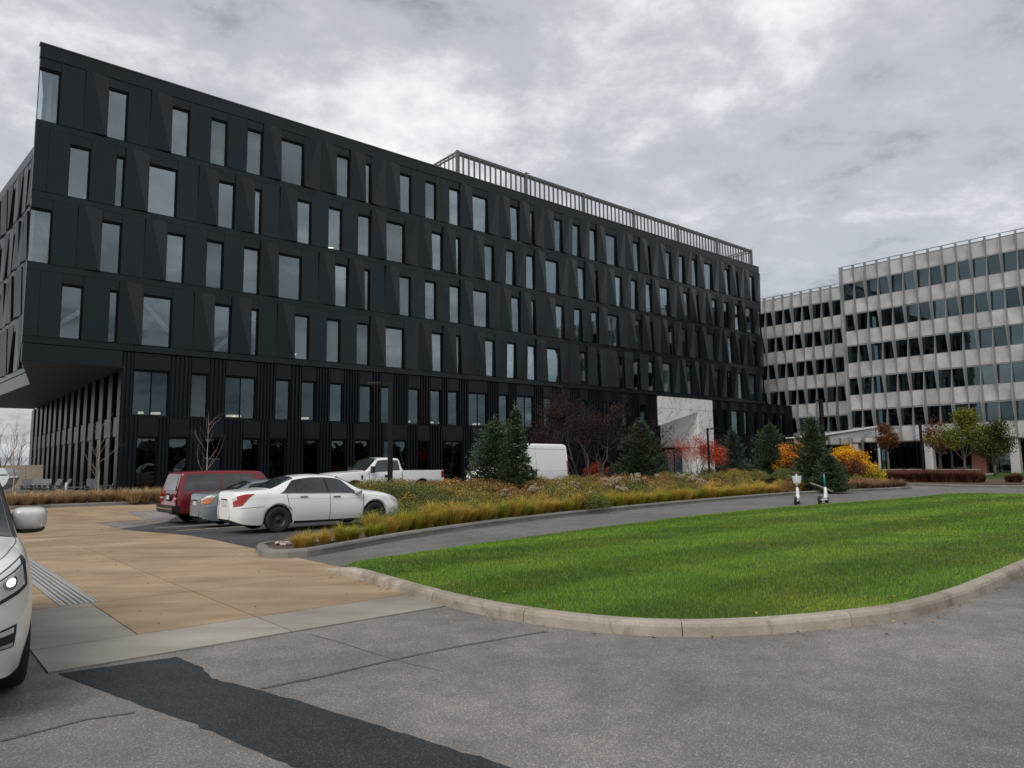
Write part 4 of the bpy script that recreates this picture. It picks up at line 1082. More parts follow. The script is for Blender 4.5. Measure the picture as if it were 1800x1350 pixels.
def strip(sh, root, x, q0, q1, w=0.007, nq=10, off=0.003, name='panel_gap', dx=None):
    return sh.patch(name, M['under'], root, x - w, x + w, q0, q1, 1, nq, off, edge=(lambda f: (x - w + (dx(f) if dx else 0), x + w + (dx(f) if dx else 0))))

def sedan_spec(rear_round=0.0):
    return dict(x0=-2.46, x1=2.37, wheels=(-1.39, 1.39), arch=0.372, hub=0.33, extra=[-2.45, -2.44, -2.42, -2.40, 2.34, 2.355], curves=dict(
        zl=[(-2.46, 0.36), (-2.42, 0.33), (-2.36, 0.30), (-2.2, 0.25), (-1.9, 0.22), (1.7, 0.20), (2.1, 0.20), (2.3, 0.24), (2.37, 0.34)],
        zm=[(-2.46, 0.62), (-1.8, 0.66), (0, 0.60), (1.6, 0.58), (2.37, 0.48)],
        zs=[(-2.46, 0.80), (-2.42, 0.89), (-2.34, 0.955), (-2.2, 0.985), (-1.5, 0.985), (-0.6, 0.95), (0.6, 0.915), (1.2, 0.895), (1.9, 0.80), (2.2, 0.70), (2.37, 0.54)],
        zt=[(-2.46, 0.84), (-2.43, 0.98), (-2.38, 1.065), (-1.95, 1.105), (-1.62, 1.13), (-0.85, 1.425), (-0.3, 1.47), (0.25, 1.435), (1.20, 1.035), (1.7, 0.95), (2.1, 0.83), (2.28, 0.70), (2.37, 0.56)],
        zc=[(-2.46, 0.83), (-2.43, 0.96), (-2.38, 1.04), (-1.95, 1.08), (-1.66, 1.09), (-0.85, 1.345), (-0.3, 1.395), (0.25, 1.36), (1.15, 0.985), (1.7, 0.915), (2.1, 0.80), (2.28, 0.67), (2.37, 0.55)],
        wc=[(-2.46, 0.30), (-2.44, 0.44), (-2.40, 0.55), (-2.3, 0.64), (-2.1, 0.70), (-1.7, 0.70), (-0.85, 0.575), (-0.2, 0.575), (0.25, 0.58), (1.15, 0.70), (1.8, 0.68), (2.2, 0.60), (2.33, 0.46), (2.37, 0.34)],
        ws=[(-2.46, 0.34), (-2.44, 0.50), (-2.40, 0.64), (-2.32, 0.745), (-2.15, 0.815), (-1.9, 0.85), (-1.2, 0.862), (0, 0.865), (1.2, 0.862), (1.8, 0.82), (2.2, 0.70), (2.33, 0.54), (2.37, 0.40)],
        wm=[(-2.46, 0.38), (-2.44, 0.56), (-2.40, 0.70), (-2.32, 0.81), (-2.15, 0.872), (-1.95, 0.897), (-1.39, 0.912), (0, 0.908), (1.39, 0.912), (1.9, 0.88), (2.2, 0.76), (2.33, 0.58), (2.37, 0.42)]))
def make_sedan(label, u, v, z, pm, rim, blue=False):
    root = car_root('parked_car', label, u, v, 0.0, z, 'cars parked in the lot'); sh = Shape(sedan_spec()); gl = M['car_glass']
    sh.body('body', pm, root)
    part('underbody', MB().box(-1.95, 1.95, -0.66, 0.66, 0.22, 0.72), M['under'], root)
    # side glass in three pieces
    sh.patch('window_surround', M['black_plastic'], root, 0, 0, 3.03, 3.93, 24, 6, 0.003, edge=lambda f: (-1.36 + 0.42 * f, 0.99 - 0.54 * f))
    sh.patch('crease_shadow', cached(('crease', pm.name), lambda: paint('crease_shade_' + pm.name, tuple(0.72 * x for x in ((0.155, 0.185, 0.215) if blue else (0.80, 0.81, 0.82))))), root, -2.1, 1.95, 2.62, 2.645, 40, 1, 0.002)  # darker paint strip stands for the shadow line along the side
    sh.patch('window', gl, root, 0, 0, 3.10, 3.86, 10, 6, 0.006, edge=lambda f: (0.035 - 0.05 * f, 0.93 - 0.52 * f))
    sh.patch('window', gl, root, 0, 0, 3.10, 3.86, 8, 6, 0.006, edge=lambda f: (-0.90 + 0.05 * f, -0.035 - 0.05 * f))
    sh.patch('window', gl, root, 0, 0, 3.10, 3.80, 4, 6, 0.006, edge=lambda f: (-1.30 + 0.40 * f, -0.93 + 0.05 * f))
    sh.patch('pillar_trim', M['black_plastic'], root, 0, 0, 3.05, 3.90, 2, 6, 0.004, edge=lambda f: (-0.04 - 0.05 * f, 0.04 - 0.05 * f))
    sh.patch('window_trim', M['chrome'], root, -1.28, 0.93, 3.02, 3.075, 20, 1, 0.006)
    sh.patch('windscreen', gl, root, 0, 0, 4.10, 5.99, 8, 6, 0.006, full=True, edge=lambda f: (0.31, 1.10 + 0.05 * f))
    sh.patch('rear_window', gl, root, 0, 0, 4.12, 5.99, 8, 6, 0.006, full=True, edge=lambda f: (-1.56 - 0.03 * f, -0.90))
    # shut lines, handles, moulding
    strip(sh, root, 0.02, 0.3, 3.02); strip(sh, root, 1.02, 1.2, 3.02, dx=lambda f: 0.02 - 0.10 * f * (1 - f)); strip(sh, root, -1.0, 0.6, 3.02, dx=lambda f: (-0.02 - 0.16 * f))
    sh.patch('sill_trim', M['under'], root, -0.98, 0.98, 0.0, 0.35, 12, 2, 0.002)
    for x in (-0.72, 0.22):
        for sd in (1, -1):
            p = sh.S(x, 2.78); part('door_handle', MB().box(-0.10, 0.10, -0.012, 0.022, -0.016, 0.016), pm if blue else M['chrome'], root, loc=(p.x, p.y * sd, p.z), rz=0 if sd > 0 else math.pi)
    for sd in (1, -1):
        p = sh.S(0.82, 3.1)
        mi = part('mirror', MB().add(*uv_ellipsoid(0.10, 0.115, 0.075)), pm, root, True, loc=(p.x, (p.y + 0.11) * sd, p.z + 0.045))
        part('mirror_arm', MB().box(-0.05, 0.03, -0.12, -0.03, -0.06, -0.02), M['black_plastic'], mi, rz=0 if sd > 0 else math.pi)
    # lamps
    if blue:
        sh.patch('tail_light', M['clear_lens'], root, 0, 0, 2.55, 3.20, 5, 4, 0.012, edge=lambda f: (-2.43, -2.24 + 0.20 * f))
        sh.patch('tail_light', M['orange_lens'], root, 0, 0, 2.42, 2.85, 5, 3, 0.014, edge=lambda f: (-2.425, -2.24 + 0.1 * f))
    else:
        sh.patch('tail_light', M['red_lens'], root, 0, 0, 2.30, 3.08, 6, 4, 0.012, edge=lambda f: (-2.432 + 0.0 * f, -2.30 + 0.30 * f))
        sh.patch('tail_light', M['clear_lens'], root, 0, 0, 2.72, 3.02, 3, 2, 0.015, edge=lambda f: (-2.436, -2.38))
    sh.patch('headlight', M['clear_lens'], root, 0, 0, 2.5, 3.25, 6, 3, 0.006, edge=lambda f: (1.98 - 0.12 * f, 2.26 - 0.06 * f))
    # back panel: plate, chrome bar, lower bumper
    part('number_plate', MB().box(-2.478, -2.455, -0.16, 0.16, 0.70, 0.82), M['plate'], root)
    part('chrome_bar', MB().box(-2.472, -2.44, -0.22, 0.22, 0.85, 0.88), M['chrome'], root)
    sh.patch('bumper_gap', M['under'], root, -2.43, -1.76, 2.06, 2.10, 12, 1, 0.003)
    add_wheels(root, (-1.39, 1.39), 0.905, 0.33, 0.215, rim)
    return root
def uv_ellipsoid(a, b, c, n=12, m=8, ex=0.75):
    vs_ = [(0, 0, -c)]
    for i in range(1, m):
        th = math.pi * i / m - math.pi / 2
        for k in range(n):
            w = 2 * math.pi * k / n
            def se(x, p=ex): return math.copysign(abs(x) ** p, x)
            vs_.append((a * se(math.cos(w)) * se(math.cos(th)), b * se(math.sin(w)) * se(math.cos(th)), c * se(math.sin(th))))
    vs_.append((0, 0, c)); fs = []
    for k in range(n): fs.append((0, 1 + (k + 1) % n, 1 + k))
    for i in range(m - 2):
        for k in range(n): fs.append((1 + i * n + k, 1 + i * n + (k + 1) % n, 1 + (i + 1) * n + (k + 1) % n, 1 + (i + 1) * n + k))
    e_ = len(vs_) - 1
    for k in range(n): fs.append((e_, 1 + (m - 2) * n + k, 1 + (m - 2) * n + (k + 1) % n))
    return vs_, fs
make_sedan('silver white sedan with black steel wheels, nearest of the parked cars', 3.66, -31.96, dip(3.66, -31.96), M['car_silverwhite'], M['rim_black'])
make_sedan('slate blue sedan parked between the red suv and the white sedan', 4.45, -27.0, dip(4.0, -27.0), M['car_blue'], M['rim_silver'], True)

# ---- boxy dark red estate
rs = dict(x0=-2.78, x1=2.78, wheels=(-1.68, 1.66), arch=0.44, hub=0.37, lean=[(-2.78, 0.5, 1.05, 0.34)], curves=dict(
    zl=[(-2.78, 0.46), (-2.4, 0.38), (2.3, 0.36), (2.78, 0.42)], zm=[(-2.78, 0.75), (2.78, 0.72)],
    zs=[(-2.78, 1.12), (1.0, 1.10), (2.5, 1.05), (2.78, 0.95)],
    zt=[(-2.78, 1.76), (-2.6, 1.83), (-1, 1.86), (0.75, 1.83), (1.42, 1.22), (1.6, 1.17), (2.6, 1.10), (2.78, 1.0)],
    zc=[(-2.78, 1.71), (-2.6, 1.76), (-1, 1.78), (0.75, 1.75), (1.40, 1.17), (1.6, 1.13), (2.6, 1.07), (2.78, 0.98)],
    wc=[(-2.78, 0.78), (-2.6, 0.80), (0.75, 0.80), (1.40, 0.87), (2.78, 0.83)], ws=[(-2.78, 0.90), (-2.5, 0.955), (2.4, 0.955), (2.78, 0.88)], wm=[(-2.78, 0.92), (-2.5, 0.98), (2.4, 0.98), (2.78, 0.90)]))
root = car_root('parked_car', 'boxy dark red suv with long side windows, farthest of the parked cars', 4.95, -23.4, 0.0, dip(4.5, -23.4), 'cars parked in the lot'); sh = Shape(rs)
sh.body('body', M['car_red'], root, 0.07)
part('underbody', MB().box(-2.5, 2.4, -0.70, 0.70, 0.30, 0.85), M['under'], root)
for a, b in ((-2.48, -1.02), (-0.93, -0.22), (-0.14, 0.62)):
    sh.patch('window', M['car_glass'], root, 0, 0, 3.12, 3.84, 8, 5, 0.006, edge=lambda f: (a + (0.08 if a < -2 else 0) * f, b + (0.12 if b < 0.5 else 0.02 - 0.3 * f if b > 0.5 else 0)) if a > -2 else (a + 0.08 * f, b))
sh.patch('windscreen', M['car_glass'], root, 0, 0, 4.1, 5.99, 6, 5, 0.006, full=True, edge=lambda f: (0.82, 1.38))
def rear_pt(y, z): return (-2.78 + 0.34 * max(0, z - 1.05) - 0.008, y, z)
part('rear_window', MB().poly([rear_pt(-0.70, 1.17), rear_pt(-0.60, 1.70), rear_pt(0.60, 1.70), rear_pt(0.70, 1.17)]), M['car_glass_light'], root)
part('number_plate', MB().box(-2.80, -2.785, -0.16, 0.16, 0.86, 1.0), M['plate'], root)
part('plate_recess', MB().box(-2.79, -2.782, -0.24, 0.24, 0.80, 1.07), M['under'], root)
for sd in (1, -1):
    part('tail_light', MB().box(-2.80, -2.70, sd * 0.86 - 0.055, sd * 0.86 + 0.055, 0.78, 1.04), M['red_lens'], root)
    part('tail_light', MB().box(-2.803, -2.72, sd * 0.86 - 0.06, sd * 0.86 + 0.06, 0.87, 0.94), M['clear_lens'], root)
    part('mirror', MB().box(0.78, 0.92, sd * 1.05 - 0.1, sd * 1.05 + 0.1, 1.12, 1.30), M['black_plastic'], root)
part('bumper', MB().box(-2.93, -2.66, -0.97, 0.97, 0.46, 0.66).box(-2.90, -2.7, -0.93, 0.93, 0.40, 0.46), M['black_plastic'], root)
part('bumper_strip', MB().box(-2.94, -2.925, -0.95, 0.95, 0.53, 0.57), M['chrome'], root)
sh.patch('body_strip', M['black_plastic'], root, -2.6, 2.5, 2.02, 2.10, 20, 1, 0.012)
strip(sh, root, -0.98, 0.4, 3.6); strip(sh, root, -0.18, 0.4, 3.6)
add_wheels(root, (-1.68, 1.66), 0.96, 0.37, 0.24, M['rim_silver'])
root.scale = (0.84, 1, 1); root.location = B(4.50, -23.4, dip(4.3, -23.4))
for ch in root.children:
    if ch.name.startswith('wheel'): ch.scale = (1 / 0.84, 1, 1)

# ---- white pickup, facing left
ps = dict(x0=-3.05, x1=3.02, wheels=(-1.80, 1.86), arch=0.50, hub=0.42, extra=[-0.62, -0.66, -0.60], curves=dict(
    zl=[(-3.05, 0.62), (-2.7, 0.56), (2.5, 0.55), (3.02, 0.62)], zm=[(-3.05, 0.92), (3.02, 0.92)],
    zs=[(-3.05, 1.30), (-0.66, 1.32), (-0.6, 1.30), (1.0, 1.26), (1.3, 1.30), (2.6, 1.24), (2.92, 1.12), (3.02, 0.95)],
    zt=[(-3.05, 1.34), (-0.68, 1.36), (-0.62, 1.86), (-0.55, 1.95), (0.1, 1.99), (0.55, 1.96), (1.38, 1.38), (1.6, 1.36), (2.55, 1.30), (2.9, 1.2), (3.02, 1.0)],
    zc=[(-3.05, 1.33), (-0.68, 1.35), (-0.62, 1.78), (-0.55, 1.88), (0.1, 1.91), (0.55, 1.88), (1.34, 1.345), (1.6, 1.33), (2.55, 1.27), (2.9, 1.16), (3.02, 0.98)],
    wc=[(-3.05, 0.92), (-0.68, 0.92), (-0.62, 0.74), (0.55, 0.74), (1.34, 0.86), (2.6, 0.80), (3.02, 0.70)], ws=[(-3.05, 0.96), (1.2, 0.95), (2.6, 0.93), (2.92, 0.84), (3.02, 0.74)], wm=[(-3.05, 0.98), (2.6, 1.0), (2.92, 0.92), (3.02, 0.80)]))
root = car_root('pickup_truck', 'white extended cab pickup truck parked beyond the sedans', 12.55, -20.2, math.pi, 0.06); sh = Shape(ps)
sh.body('body', M['car_white'], root, 0.06)
part('underbody', MB().box(-2.9, 2.6, -0.72, 0.72, 0.45, 1.0), M['under'], root)
sh.patch('window', M['car_glass'], root, 0, 0, 3.10, 3.86, 8, 5, 0.008, edge=lambda f: (0.02, 1.10 - 0.52 * f)); sh.patch('window', M['car_glass'], root, 0, 0, 3.16, 3.84, 4, 5, 0.008, edge=lambda f: (-0.53 + 0.02 * f, -0.03))
sh.patch('windscreen', M['car_glass'], root, 0, 0, 4.1, 5.99, 6, 5, 0.008, full=True, edge=lambda f: (0.60, 1.32))
strip(sh, root, -0.64, 0.1, 3.0, 0.018); strip(sh, root, 1.12, 1.0, 3.0, 0.012, dx=lambda f: 0.0); strip(sh, root, -0.02, 2.1, 2.14, 0.5)
for sd in (1, -1):
    p = sh.S(0.18, 2.55); part('door_handle', MB().box(-0.13, 0.13, -0.01, 0.03, -0.06, 0.06), M['black_plastic'], root, loc=(p.x, p.y * sd, p.z), rz=0 if sd > 0 else math.pi)
    p = sh.S(1.02, 3.1); mi = part('mirror', MB().box(-0.06, 0.06, 0.05, 0.27, -0.02, 0.28), M['black_plastic'], root, loc=(p.x, p.y * sd, p.z), rot=(0, 0, 0) if sd > 0 else (0, 0, math.pi))
    p = sh.S(1.5, 2.4); part('fender_vent', MB().box(-0.04, 0.04, -0.01, 0.02, -0.1, 0.1), M['black_plastic'], root, loc=(p.x, p.y * sd, p.z), rz=0 if sd > 0 else math.pi)
sh.patch('tail_light', M['red_lens'], root, -3.04, -2.90, 2.2, 3.0, 2, 4, 0.012)
sh.patch('headlight', M['clear_lens'], root, 2.72, 2.96, 2.3, 3.0, 3, 4, 0.012)
part('bed_lining', MB().box(-2.98, -0.75, -0.84, 0.84, 1.352, 1.372), M['under'], root)
part('front_bumper', MB().box(2.95, 3.14, -0.92, 0.92, 0.62, 0.90), M['chrome'], root); part('rear_bumper', MB().box(-3.2, -3.02, -0.92, 0.92, 0.62, 0.84), M['chrome'], root)
part('grille', MB().box(2.99, 3.06, -0.66, 0.66, 0.95, 1.18), M['black_plastic'], root)
add_wheels(root, (-1.80, 1.86), 0.99, 0.42, 0.27, M['rim_silver'])

# ---- white cargo van, facing left, mostly behind the spruces
vs3 = dict(x0=-3.0, x1=3.0, wheels=(-1.75, 1.90), arch=0.43, hub=0.36, lean=[(-3.0, 0.3, 1.2, 0.03)], curves=dict(
    zl=[(-3.0, 0.50), (-2.6, 0.42), (2.6, 0.38), (3.0, 0.45)], zm=[(-3.0, 0.80), (3.0, 0.75)],
    zs=[(-3.0, 1.25), (1.2, 1.25), (2.2, 1.18), (2.85, 1.02), (3.0, 0.80)],
    zt=[(-3.0, 2.52), (-2.8, 2.56), (0.8, 2.58), (1.35, 2.45), (2.25, 1.42), (2.8, 1.18), (3.0, 0.9)],
    zc=[(-3.0, 2.42), (-2.8, 2.46), (0.8, 2.48), (1.3, 2.35), (2.2, 1.36), (2.8, 1.14), (3.0, 0.88)],
    wc=[(-3.0, 0.84), (0.8, 0.84), (1.3, 0.82), (2.2, 0.88), (2.8, 0.78), (3.0, 0.6)], ws=[(-3.0, 0.97), (2.0, 0.98), (2.7, 0.90), (3.0, 0.66)], wm=[(-3.0, 0.98), (2.0, 1.0), (2.7, 0.93), (3.0, 0.70)]))
root = car_root('cargo_van', 'tall white windowless cargo van half hidden behind the twin spruces', 17.3, -24.3, math.pi, 0.06); sh = Shape(vs3)
sh.body('body', M['car_white'], root, 0.08)
part('underbody', MB().box(-2.8, 2.5, -0.72, 0.72, 0.35, 0.9), M['under'], root)
sh.patch('window', M['car_glass'], root, 0, 0, 3.08, 3.8, 6, 5, 0.008, edge=lambda f: (0.98, 2.0 - 0.62 * f)); sh.patch('windscreen', M['car_glass'], root, 0, 0, 4.1, 5.99, 6, 5, 0.008, full=True, edge=lambda f: (1.42, 2.18))
sh.patch('groove_shade', simple('panel_shadow_line', (0.45, 0.46, 0.47), rough=0.5), root, -2.9, 0.8, 3.78, 3.80, 20, 1, 0.004); sh.patch('groove_shade', simple('panel_shadow_line_low', (0.42, 0.43, 0.44), rough=0.5), root, -2.9, 0.85, 2.95, 2.98, 20, 1, 0.004)  # thin grey strips painted as shade along the side pressings
strip(sh, root, 0.88, 0.4, 3.9, 0.01); strip(sh, root, -0.5, 0.4, 3.9, 0.008)
sh.patch('tail_light', M['red_lens'], root, -2.99, -2.90, 2.6, 3.4, 2, 4, 0.012); sh.patch('headlight', M['clear_lens'], root, 2.45, 2.85, 2.6, 3.1, 3, 3, 0.01)
for sd in (1, -1): part('mirror', MB().box(1.85, 1.98, sd * 1.12 - 0.1, sd * 1.12 + 0.1, 1.25, 1.58), M['black_plastic'], root)
add_wheels(root, (-1.75, 1.90), 0.98, 0.36, 0.23, M['rim_silver'])
root.scale = (0.86, 1, 1); root.location = B(17.72, -24.3, 0.06)
for ch in root.children:
    if ch.name.startswith('wheel'): ch.scale = (1 / 0.86, 1, 1)

# ---- white suv at the left edge, driving out towards the camera
qs_ = dict(x0=-2.45, x1=2.52, wheels=(-1.45, 1.45), arch=0.42, hub=0.375, curves=dict(
    zl=[(-2.45, 0.42), (-2.1, 0.30), (1.9, 0.26), (2.2, 0.25), (2.52, 0.33)], zm=[(-2.45, 0.72), (0, 0.70), (1.8, 0.68), (2.52, 0.58)],
    zs=[(-2.45, 1.08), (-1, 1.12), (0.5, 1.06), (1.2, 1.03), (1.8, 1.0), (2.2, 0.92), (2.42, 0.82), (2.52, 0.70)],
    zt=[(-2.45, 1.35), (-2.2, 1.62), (-1, 1.74), (0.0, 1.72), (0.3, 1.68), (1.22, 1.14), (1.7, 1.09), (2.15, 1.01), (2.4, 0.90), (2.52, 0.76)],
    zc=[(-2.45, 1.30), (-2.2, 1.54), (-1, 1.65), (0.0, 1.63), (0.3, 1.59), (1.18, 1.10), (1.7, 1.065), (2.15, 0.985), (2.4, 0.87), (2.52, 0.74)],
    wc=[(-2.45, 0.70), (-1, 0.79), (0.3, 0.82), (1.18, 0.90), (1.8, 0.80), (2.2, 0.64), (2.42, 0.48), (2.52, 0.36)], ws=[(-2.45, 0.80), (-1, 0.95), (1.2, 0.955), (1.8, 0.91), (2.15, 0.80), (2.38, 0.62), (2.52, 0.42)],
    wm=[(-2.45, 0.84), (-1.5, 0.975), (1.45, 0.98), (1.85, 0.955), (2.15, 0.87), (2.38, 0.69), (2.52, 0.48)]))
root = car_root('suv', 'pearl white suv with headlights on at the left edge of the picture', -5.37, -42.5, -math.pi / 2, 0.0); sh = Shape(qs_)
root['category'] = 'car'
sh.body('body', paint('pearl_white_paint', (0.80, 0.80, 0.77)), root, 0.04)
pm = root.children[0].data.materials[0]
part('underbody', MB().box(-2.2, 2.05, -0.74, 0.74, 0.25, 0.80), M['under'], root)
sh.patch('window', M['car_glass'], root, 0, 0, 3.1, 3.86, 8, 5, 0.008, edge=lambda f: (-0.35, 0.92 - 0.45 * f)); sh.patch('window', M['car_glass'], root, 0, 0, 3.1, 3.86, 8, 5, 0.008, edge=lambda f: (-1.35, -0.42))
sh.patch('windscreen', M['car_glass'], root, 0, 0, 4.14, 5.99, 10, 6, 0.008, full=True, edge=lambda f: (0.36, 1.16))
sh.patch('pillar_trim', M['black_plastic'], root, 0, 0, 3.90, 4.12, 10, 2, 0.010, edge=lambda f: (0.32, 1.17))
strip(sh, root, 1.05, 0.6, 3.0); strip(sh, root, -0.38, 0.4, 3.0)
# bonnet edge, headlight, fog light
sh.patch('bonnet_gap', M['under'], root, 1.2, 2.42, 4.02, 4.05, 30, 1, 0.003)
lampb = sh.patch('headlight', M['black_plastic'], root, 0, 0, 2.52, 3.42, 14, 8, 0.008, edge=lambda f: (2.02 - 0.16 * f, 2.44 - 0.05 * f))
for lb in lampb:
    sd = 1 if lb is lampb[0] else -1
    o_ = sh.patch('lens', M['clear_lens'], lb, 0, 0, 2.60, 3.06, 12, 5, 0.016, sides=(sd,), edge=lambda f: (2.09 - 0.06 * f, 2.44))
    sh.patch('running_light', simple('white_light_bar', (0.75, 0.76, 0.76), rough=0.2), lb, 0, 0, 3.12, 3.34, 12, 2, 0.016, sides=(sd,), edge=lambda f: (2.04 - 0.07 * f, 2.42))
    sh.patch('reflector', M['chrome'], lb, 0, 0, 2.67, 3.00, 8, 12, 0.019, sides=(sd,), edge=lambda f: (2.235 - 0.058 * math.sqrt(max(0.0, 1 - (2 * f - 1) ** 2)), 2.235 + 0.058 * math.sqrt(max(0.0, 1 - (2 * f - 1) ** 2))))
    sh.patch('lamp', M['clear_lens'], lb, 0, 0, 2.74, 2.94, 6, 8, 0.020, sides=(sd,), edge=lambda f: (2.345 - 0.03 * math.sqrt(max(0.0, 1 - (2 * f - 1) ** 2)), 2.345 + 0.03 * math.sqrt(max(0.0, 1 - (2 * f - 1) ** 2))))
    sh.patch('lamp', M['headlight'], lb, 0, 0, 2.73, 2.94, 8, 12, 0.022, sides=(sd,), edge=lambda f: (2.235 - 0.036 * math.sqrt(max(0.0, 1 - (2 * f - 1) ** 2)), 2.235 + 0.036 * math.sqrt(max(0.0, 1 - (2 * f - 1) ** 2))))
fg = sh.patch('fog_light', M['black_plastic'], root, 0, 0, 1.1, 1.86, 8, 5, 0.006, edge=lambda f: (2.24, 2.44))
for lb in fg:
    sd = 1 if lb is fg[0] else -1
    sh.patch('chrome_surround', M['chrome'], lb, 0, 0, 1.16, 1.30, 8, 1, 0.012, sides=(sd,), edge=lambda f: (2.26, 2.43)); sh.patch('lamp', M['clear_lens'], lb, 0, 0, 1.62, 1.80, 6, 2, 0.012, sides=(sd,), edge=lambda f: (2.27, 2.42))
part('grille', MB().box(2.50, 2.53, -0.40, 0.40, 0.50, 0.74), M['chrome'], root)
for sd in (1, -1):
    mi = part('mirror', MB().add(*uv_ellipsoid(0.10, 0.135, 0.095, 24, 16, 0.55)), pm, root, True, loc=(0.58, sd * 1.06, 1.225), rot=(0, R(8), sd * R(-12)))
    part('mirror_base', MB().add(*uv_ellipsoid(0.09, 0.125, 0.035, 16, 8)), M['black_plastic'], mi, True, loc=(-0.01, -0.005, -0.095))
    part('mirror_arm', MB().hexa([(-0.06, -0.22, -0.13), (0.05, -0.22, -0.13), (0.05, -0.06, -0.10), (-0.06, -0.06, -0.10), (-0.06, -0.22, -0.08), (0.05, -0.22, -0.08), (0.05, -0.06, -0.06), (-0.06, -0.06, -0.06)]), M['black_plastic'], mi, rz=0 if sd > 0 else math.pi)
    part('turn_signal', MB().box(0.068, 0.09, 0.02, 0.105, -0.058, -0.035), M['clear_lens'], mi, rz=0 if sd > 0 else 0)
add_wheels(root, (-1.45, 1.45), 0.965, 0.375, 0.24, M['rim_silver'])
# ================================================================== plants
def leaf_mat(name, cols, rough=0.6, trans=0.25, var=(0.55, 1.4)):
    m, t, b = new_mat(name); gi = nd(t, 'ShaderNodeNewGeometry'); vec = pos_vec(t, 'world')
    n_ = len(cols); f = noise(t, vec, 0.9, 3, 0.6)
    mm = nd(t, 'ShaderNodeMath', operation='MULTIPLY_ADD', use_clamp=True); mm.inputs[1].default_value = 0.55
    t.links.new(gi.outputs['Random Per Island'], mm.inputs[0])
    sh_ = nd(t, 'ShaderNodeMath', operation='MULTIPLY_ADD'); sh_.inputs[1].default_value = 1.6; sh_.inputs[2].default_value = -0.58
    t.links.new(f, sh_.inputs[0]); t.links.new(sh_.outputs[0], mm.inputs[2])
    base = ramp(t, mm.outputs[0], [(i / (n_ - 1), c) for i, c in enumerate(cols)])
    base = mix(t, 1.0, base, ramp(t, gi.outputs['Random Per Island'], [(0, g(var[0])), (0.5, g(1.0)), (1, g(var[1]))]), 'MULTIPLY')
    t.links.new(base, b.inputs['Base Color']); b.inputs['Roughness'].default_value = rough
    b.inputs['Specular IOR Level'].default_value = 0.25
    if trans:
        tr = nd(t, 'ShaderNodeBsdfTranslucent'); t.links.new(base, tr.inputs['Color']); mx = nd(t, 'ShaderNodeMixShader'); mx.inputs[0].default_value = trans
        out = t.nodes['Material Output']; t.links.new(b.outputs[0], mx.inputs[1]); t.links.new(tr.outputs[0], mx.inputs[2]); t.links.new(mx.outputs[0], out.inputs[0])
    return m
M['spruce'] = leaf_mat('spruce_needles', [(0.024, 0.046, 0.026), (0.048, 0.082, 0.042), (0.110, 0.150, 0.075)], trans=0.1)
M['spruce_blue'] = leaf_mat('blue_spruce_needles', [(0.028, 0.048, 0.040), (0.050, 0.076, 0.062), (0.100, 0.135, 0.105)], trans=0.1)
M['bark'] = simple('dark_bark', (0.035, 0.028, 0.025), (0.06, 0.05, 0.043), 14, 0.9)
M['twig'] = simple('dark_twigs', (0.040, 0.030, 0.028), (0.075, 0.058, 0.053), 10, 0.9)
M['pale_bark'] = simple('pale_birch_bark', (0.40, 0.31, 0.24), (0.30, 0.22, 0.17), 9, 0.85)
M['grey_bark'] = simple('grey_bark', (0.15, 0.125, 0.11), (0.10, 0.085, 0.075), 9, 0.9)
M['tuft'] = leaf_mat('green_gold_grass', [(0.150, 0.200, 0.022), (0.350, 0.350, 0.042), (0.640, 0.480, 0.085)], trans=0.3)
M['tuft_gold'] = leaf_mat('golden_grass', [(0.260, 0.205, 0.034), (0.500, 0.360, 0.065), (0.680, 0.470, 0.130)], trans=0.3)
M['tuft_dry'] = leaf_mat('dry_straw_grass', [(0.300, 0.205, 0.105), (0.440, 0.315, 0.175), (0.580, 0.440, 0.270)], trans=0.25)
M['tuft_red'] = leaf_mat('red_brown_grass', [(0.090, 0.034, 0.026), (0.144, 0.058, 0.043), (0.228, 0.108, 0.078)], trans=0.2)
M['tuft_pink'] = leaf_mat('pinkish_straw_grass', [(0.200, 0.095, 0.060), (0.300, 0.165, 0.110), (0.390, 0.250, 0.175)], trans=0.25)
M['mound'] = leaf_mat('olive_rust_mound', [(0.110, 0.120, 0.028), (0.225, 0.195, 0.046), (0.400, 0.275, 0.075)], trans=0.2)
M['mound_green'] = leaf_mat('green_mound', [(0.055, 0.085, 0.026), (0.120, 0.150, 0.042), (0.220, 0.220, 0.065)], trans=0.2)
M['mound_rust'] = leaf_mat('rust_mound', [(0.140, 0.090, 0.034), (0.250, 0.155, 0.050), (0.370, 0.220, 0.080)], trans=0.2)
M['flower'] = leaf_mat('dried_flower_heads', [(0.34, 0.27, 0.18), (0.46, 0.38, 0.28), (0.58, 0.51, 0.40)], trans=0.1, var=(0.7, 1.2))
M['leaf_red'] = leaf_mat('crimson_leaves', [(0.34, 0.035, 0.045), (0.52, 0.070, 0.075), (0.62, 0.16, 0.14)])
M['leaf_orange'] = leaf_mat('orange_leaves', [(0.36, 0.105, 0.018), (0.58, 0.205, 0.020), (0.72, 0.34, 0.04)])
M['leaf_yellow'] = leaf_mat('amber_leaves', [(0.40, 0.165, 0.012), (0.66, 0.33, 0.014), (0.82, 0.50, 0.035)])
M['leaf_lime'] = leaf_mat('lime_yellow_leaves', [(0.20, 0.20, 0.015), (0.42, 0.36, 0.022), (0.60, 0.48, 0.05)])
M['leaf_yg'] = leaf_mat('yellow_green_leaves', [(0.060, 0.085, 0.012), (0.150, 0.165, 0.022), (0.290, 0.260, 0.045)])
M['leaf_green'] = leaf_mat('dull_green_leaves', [(0.030, 0.042, 0.012), (0.068, 0.080, 0.022), (0.135, 0.125, 0.040)])
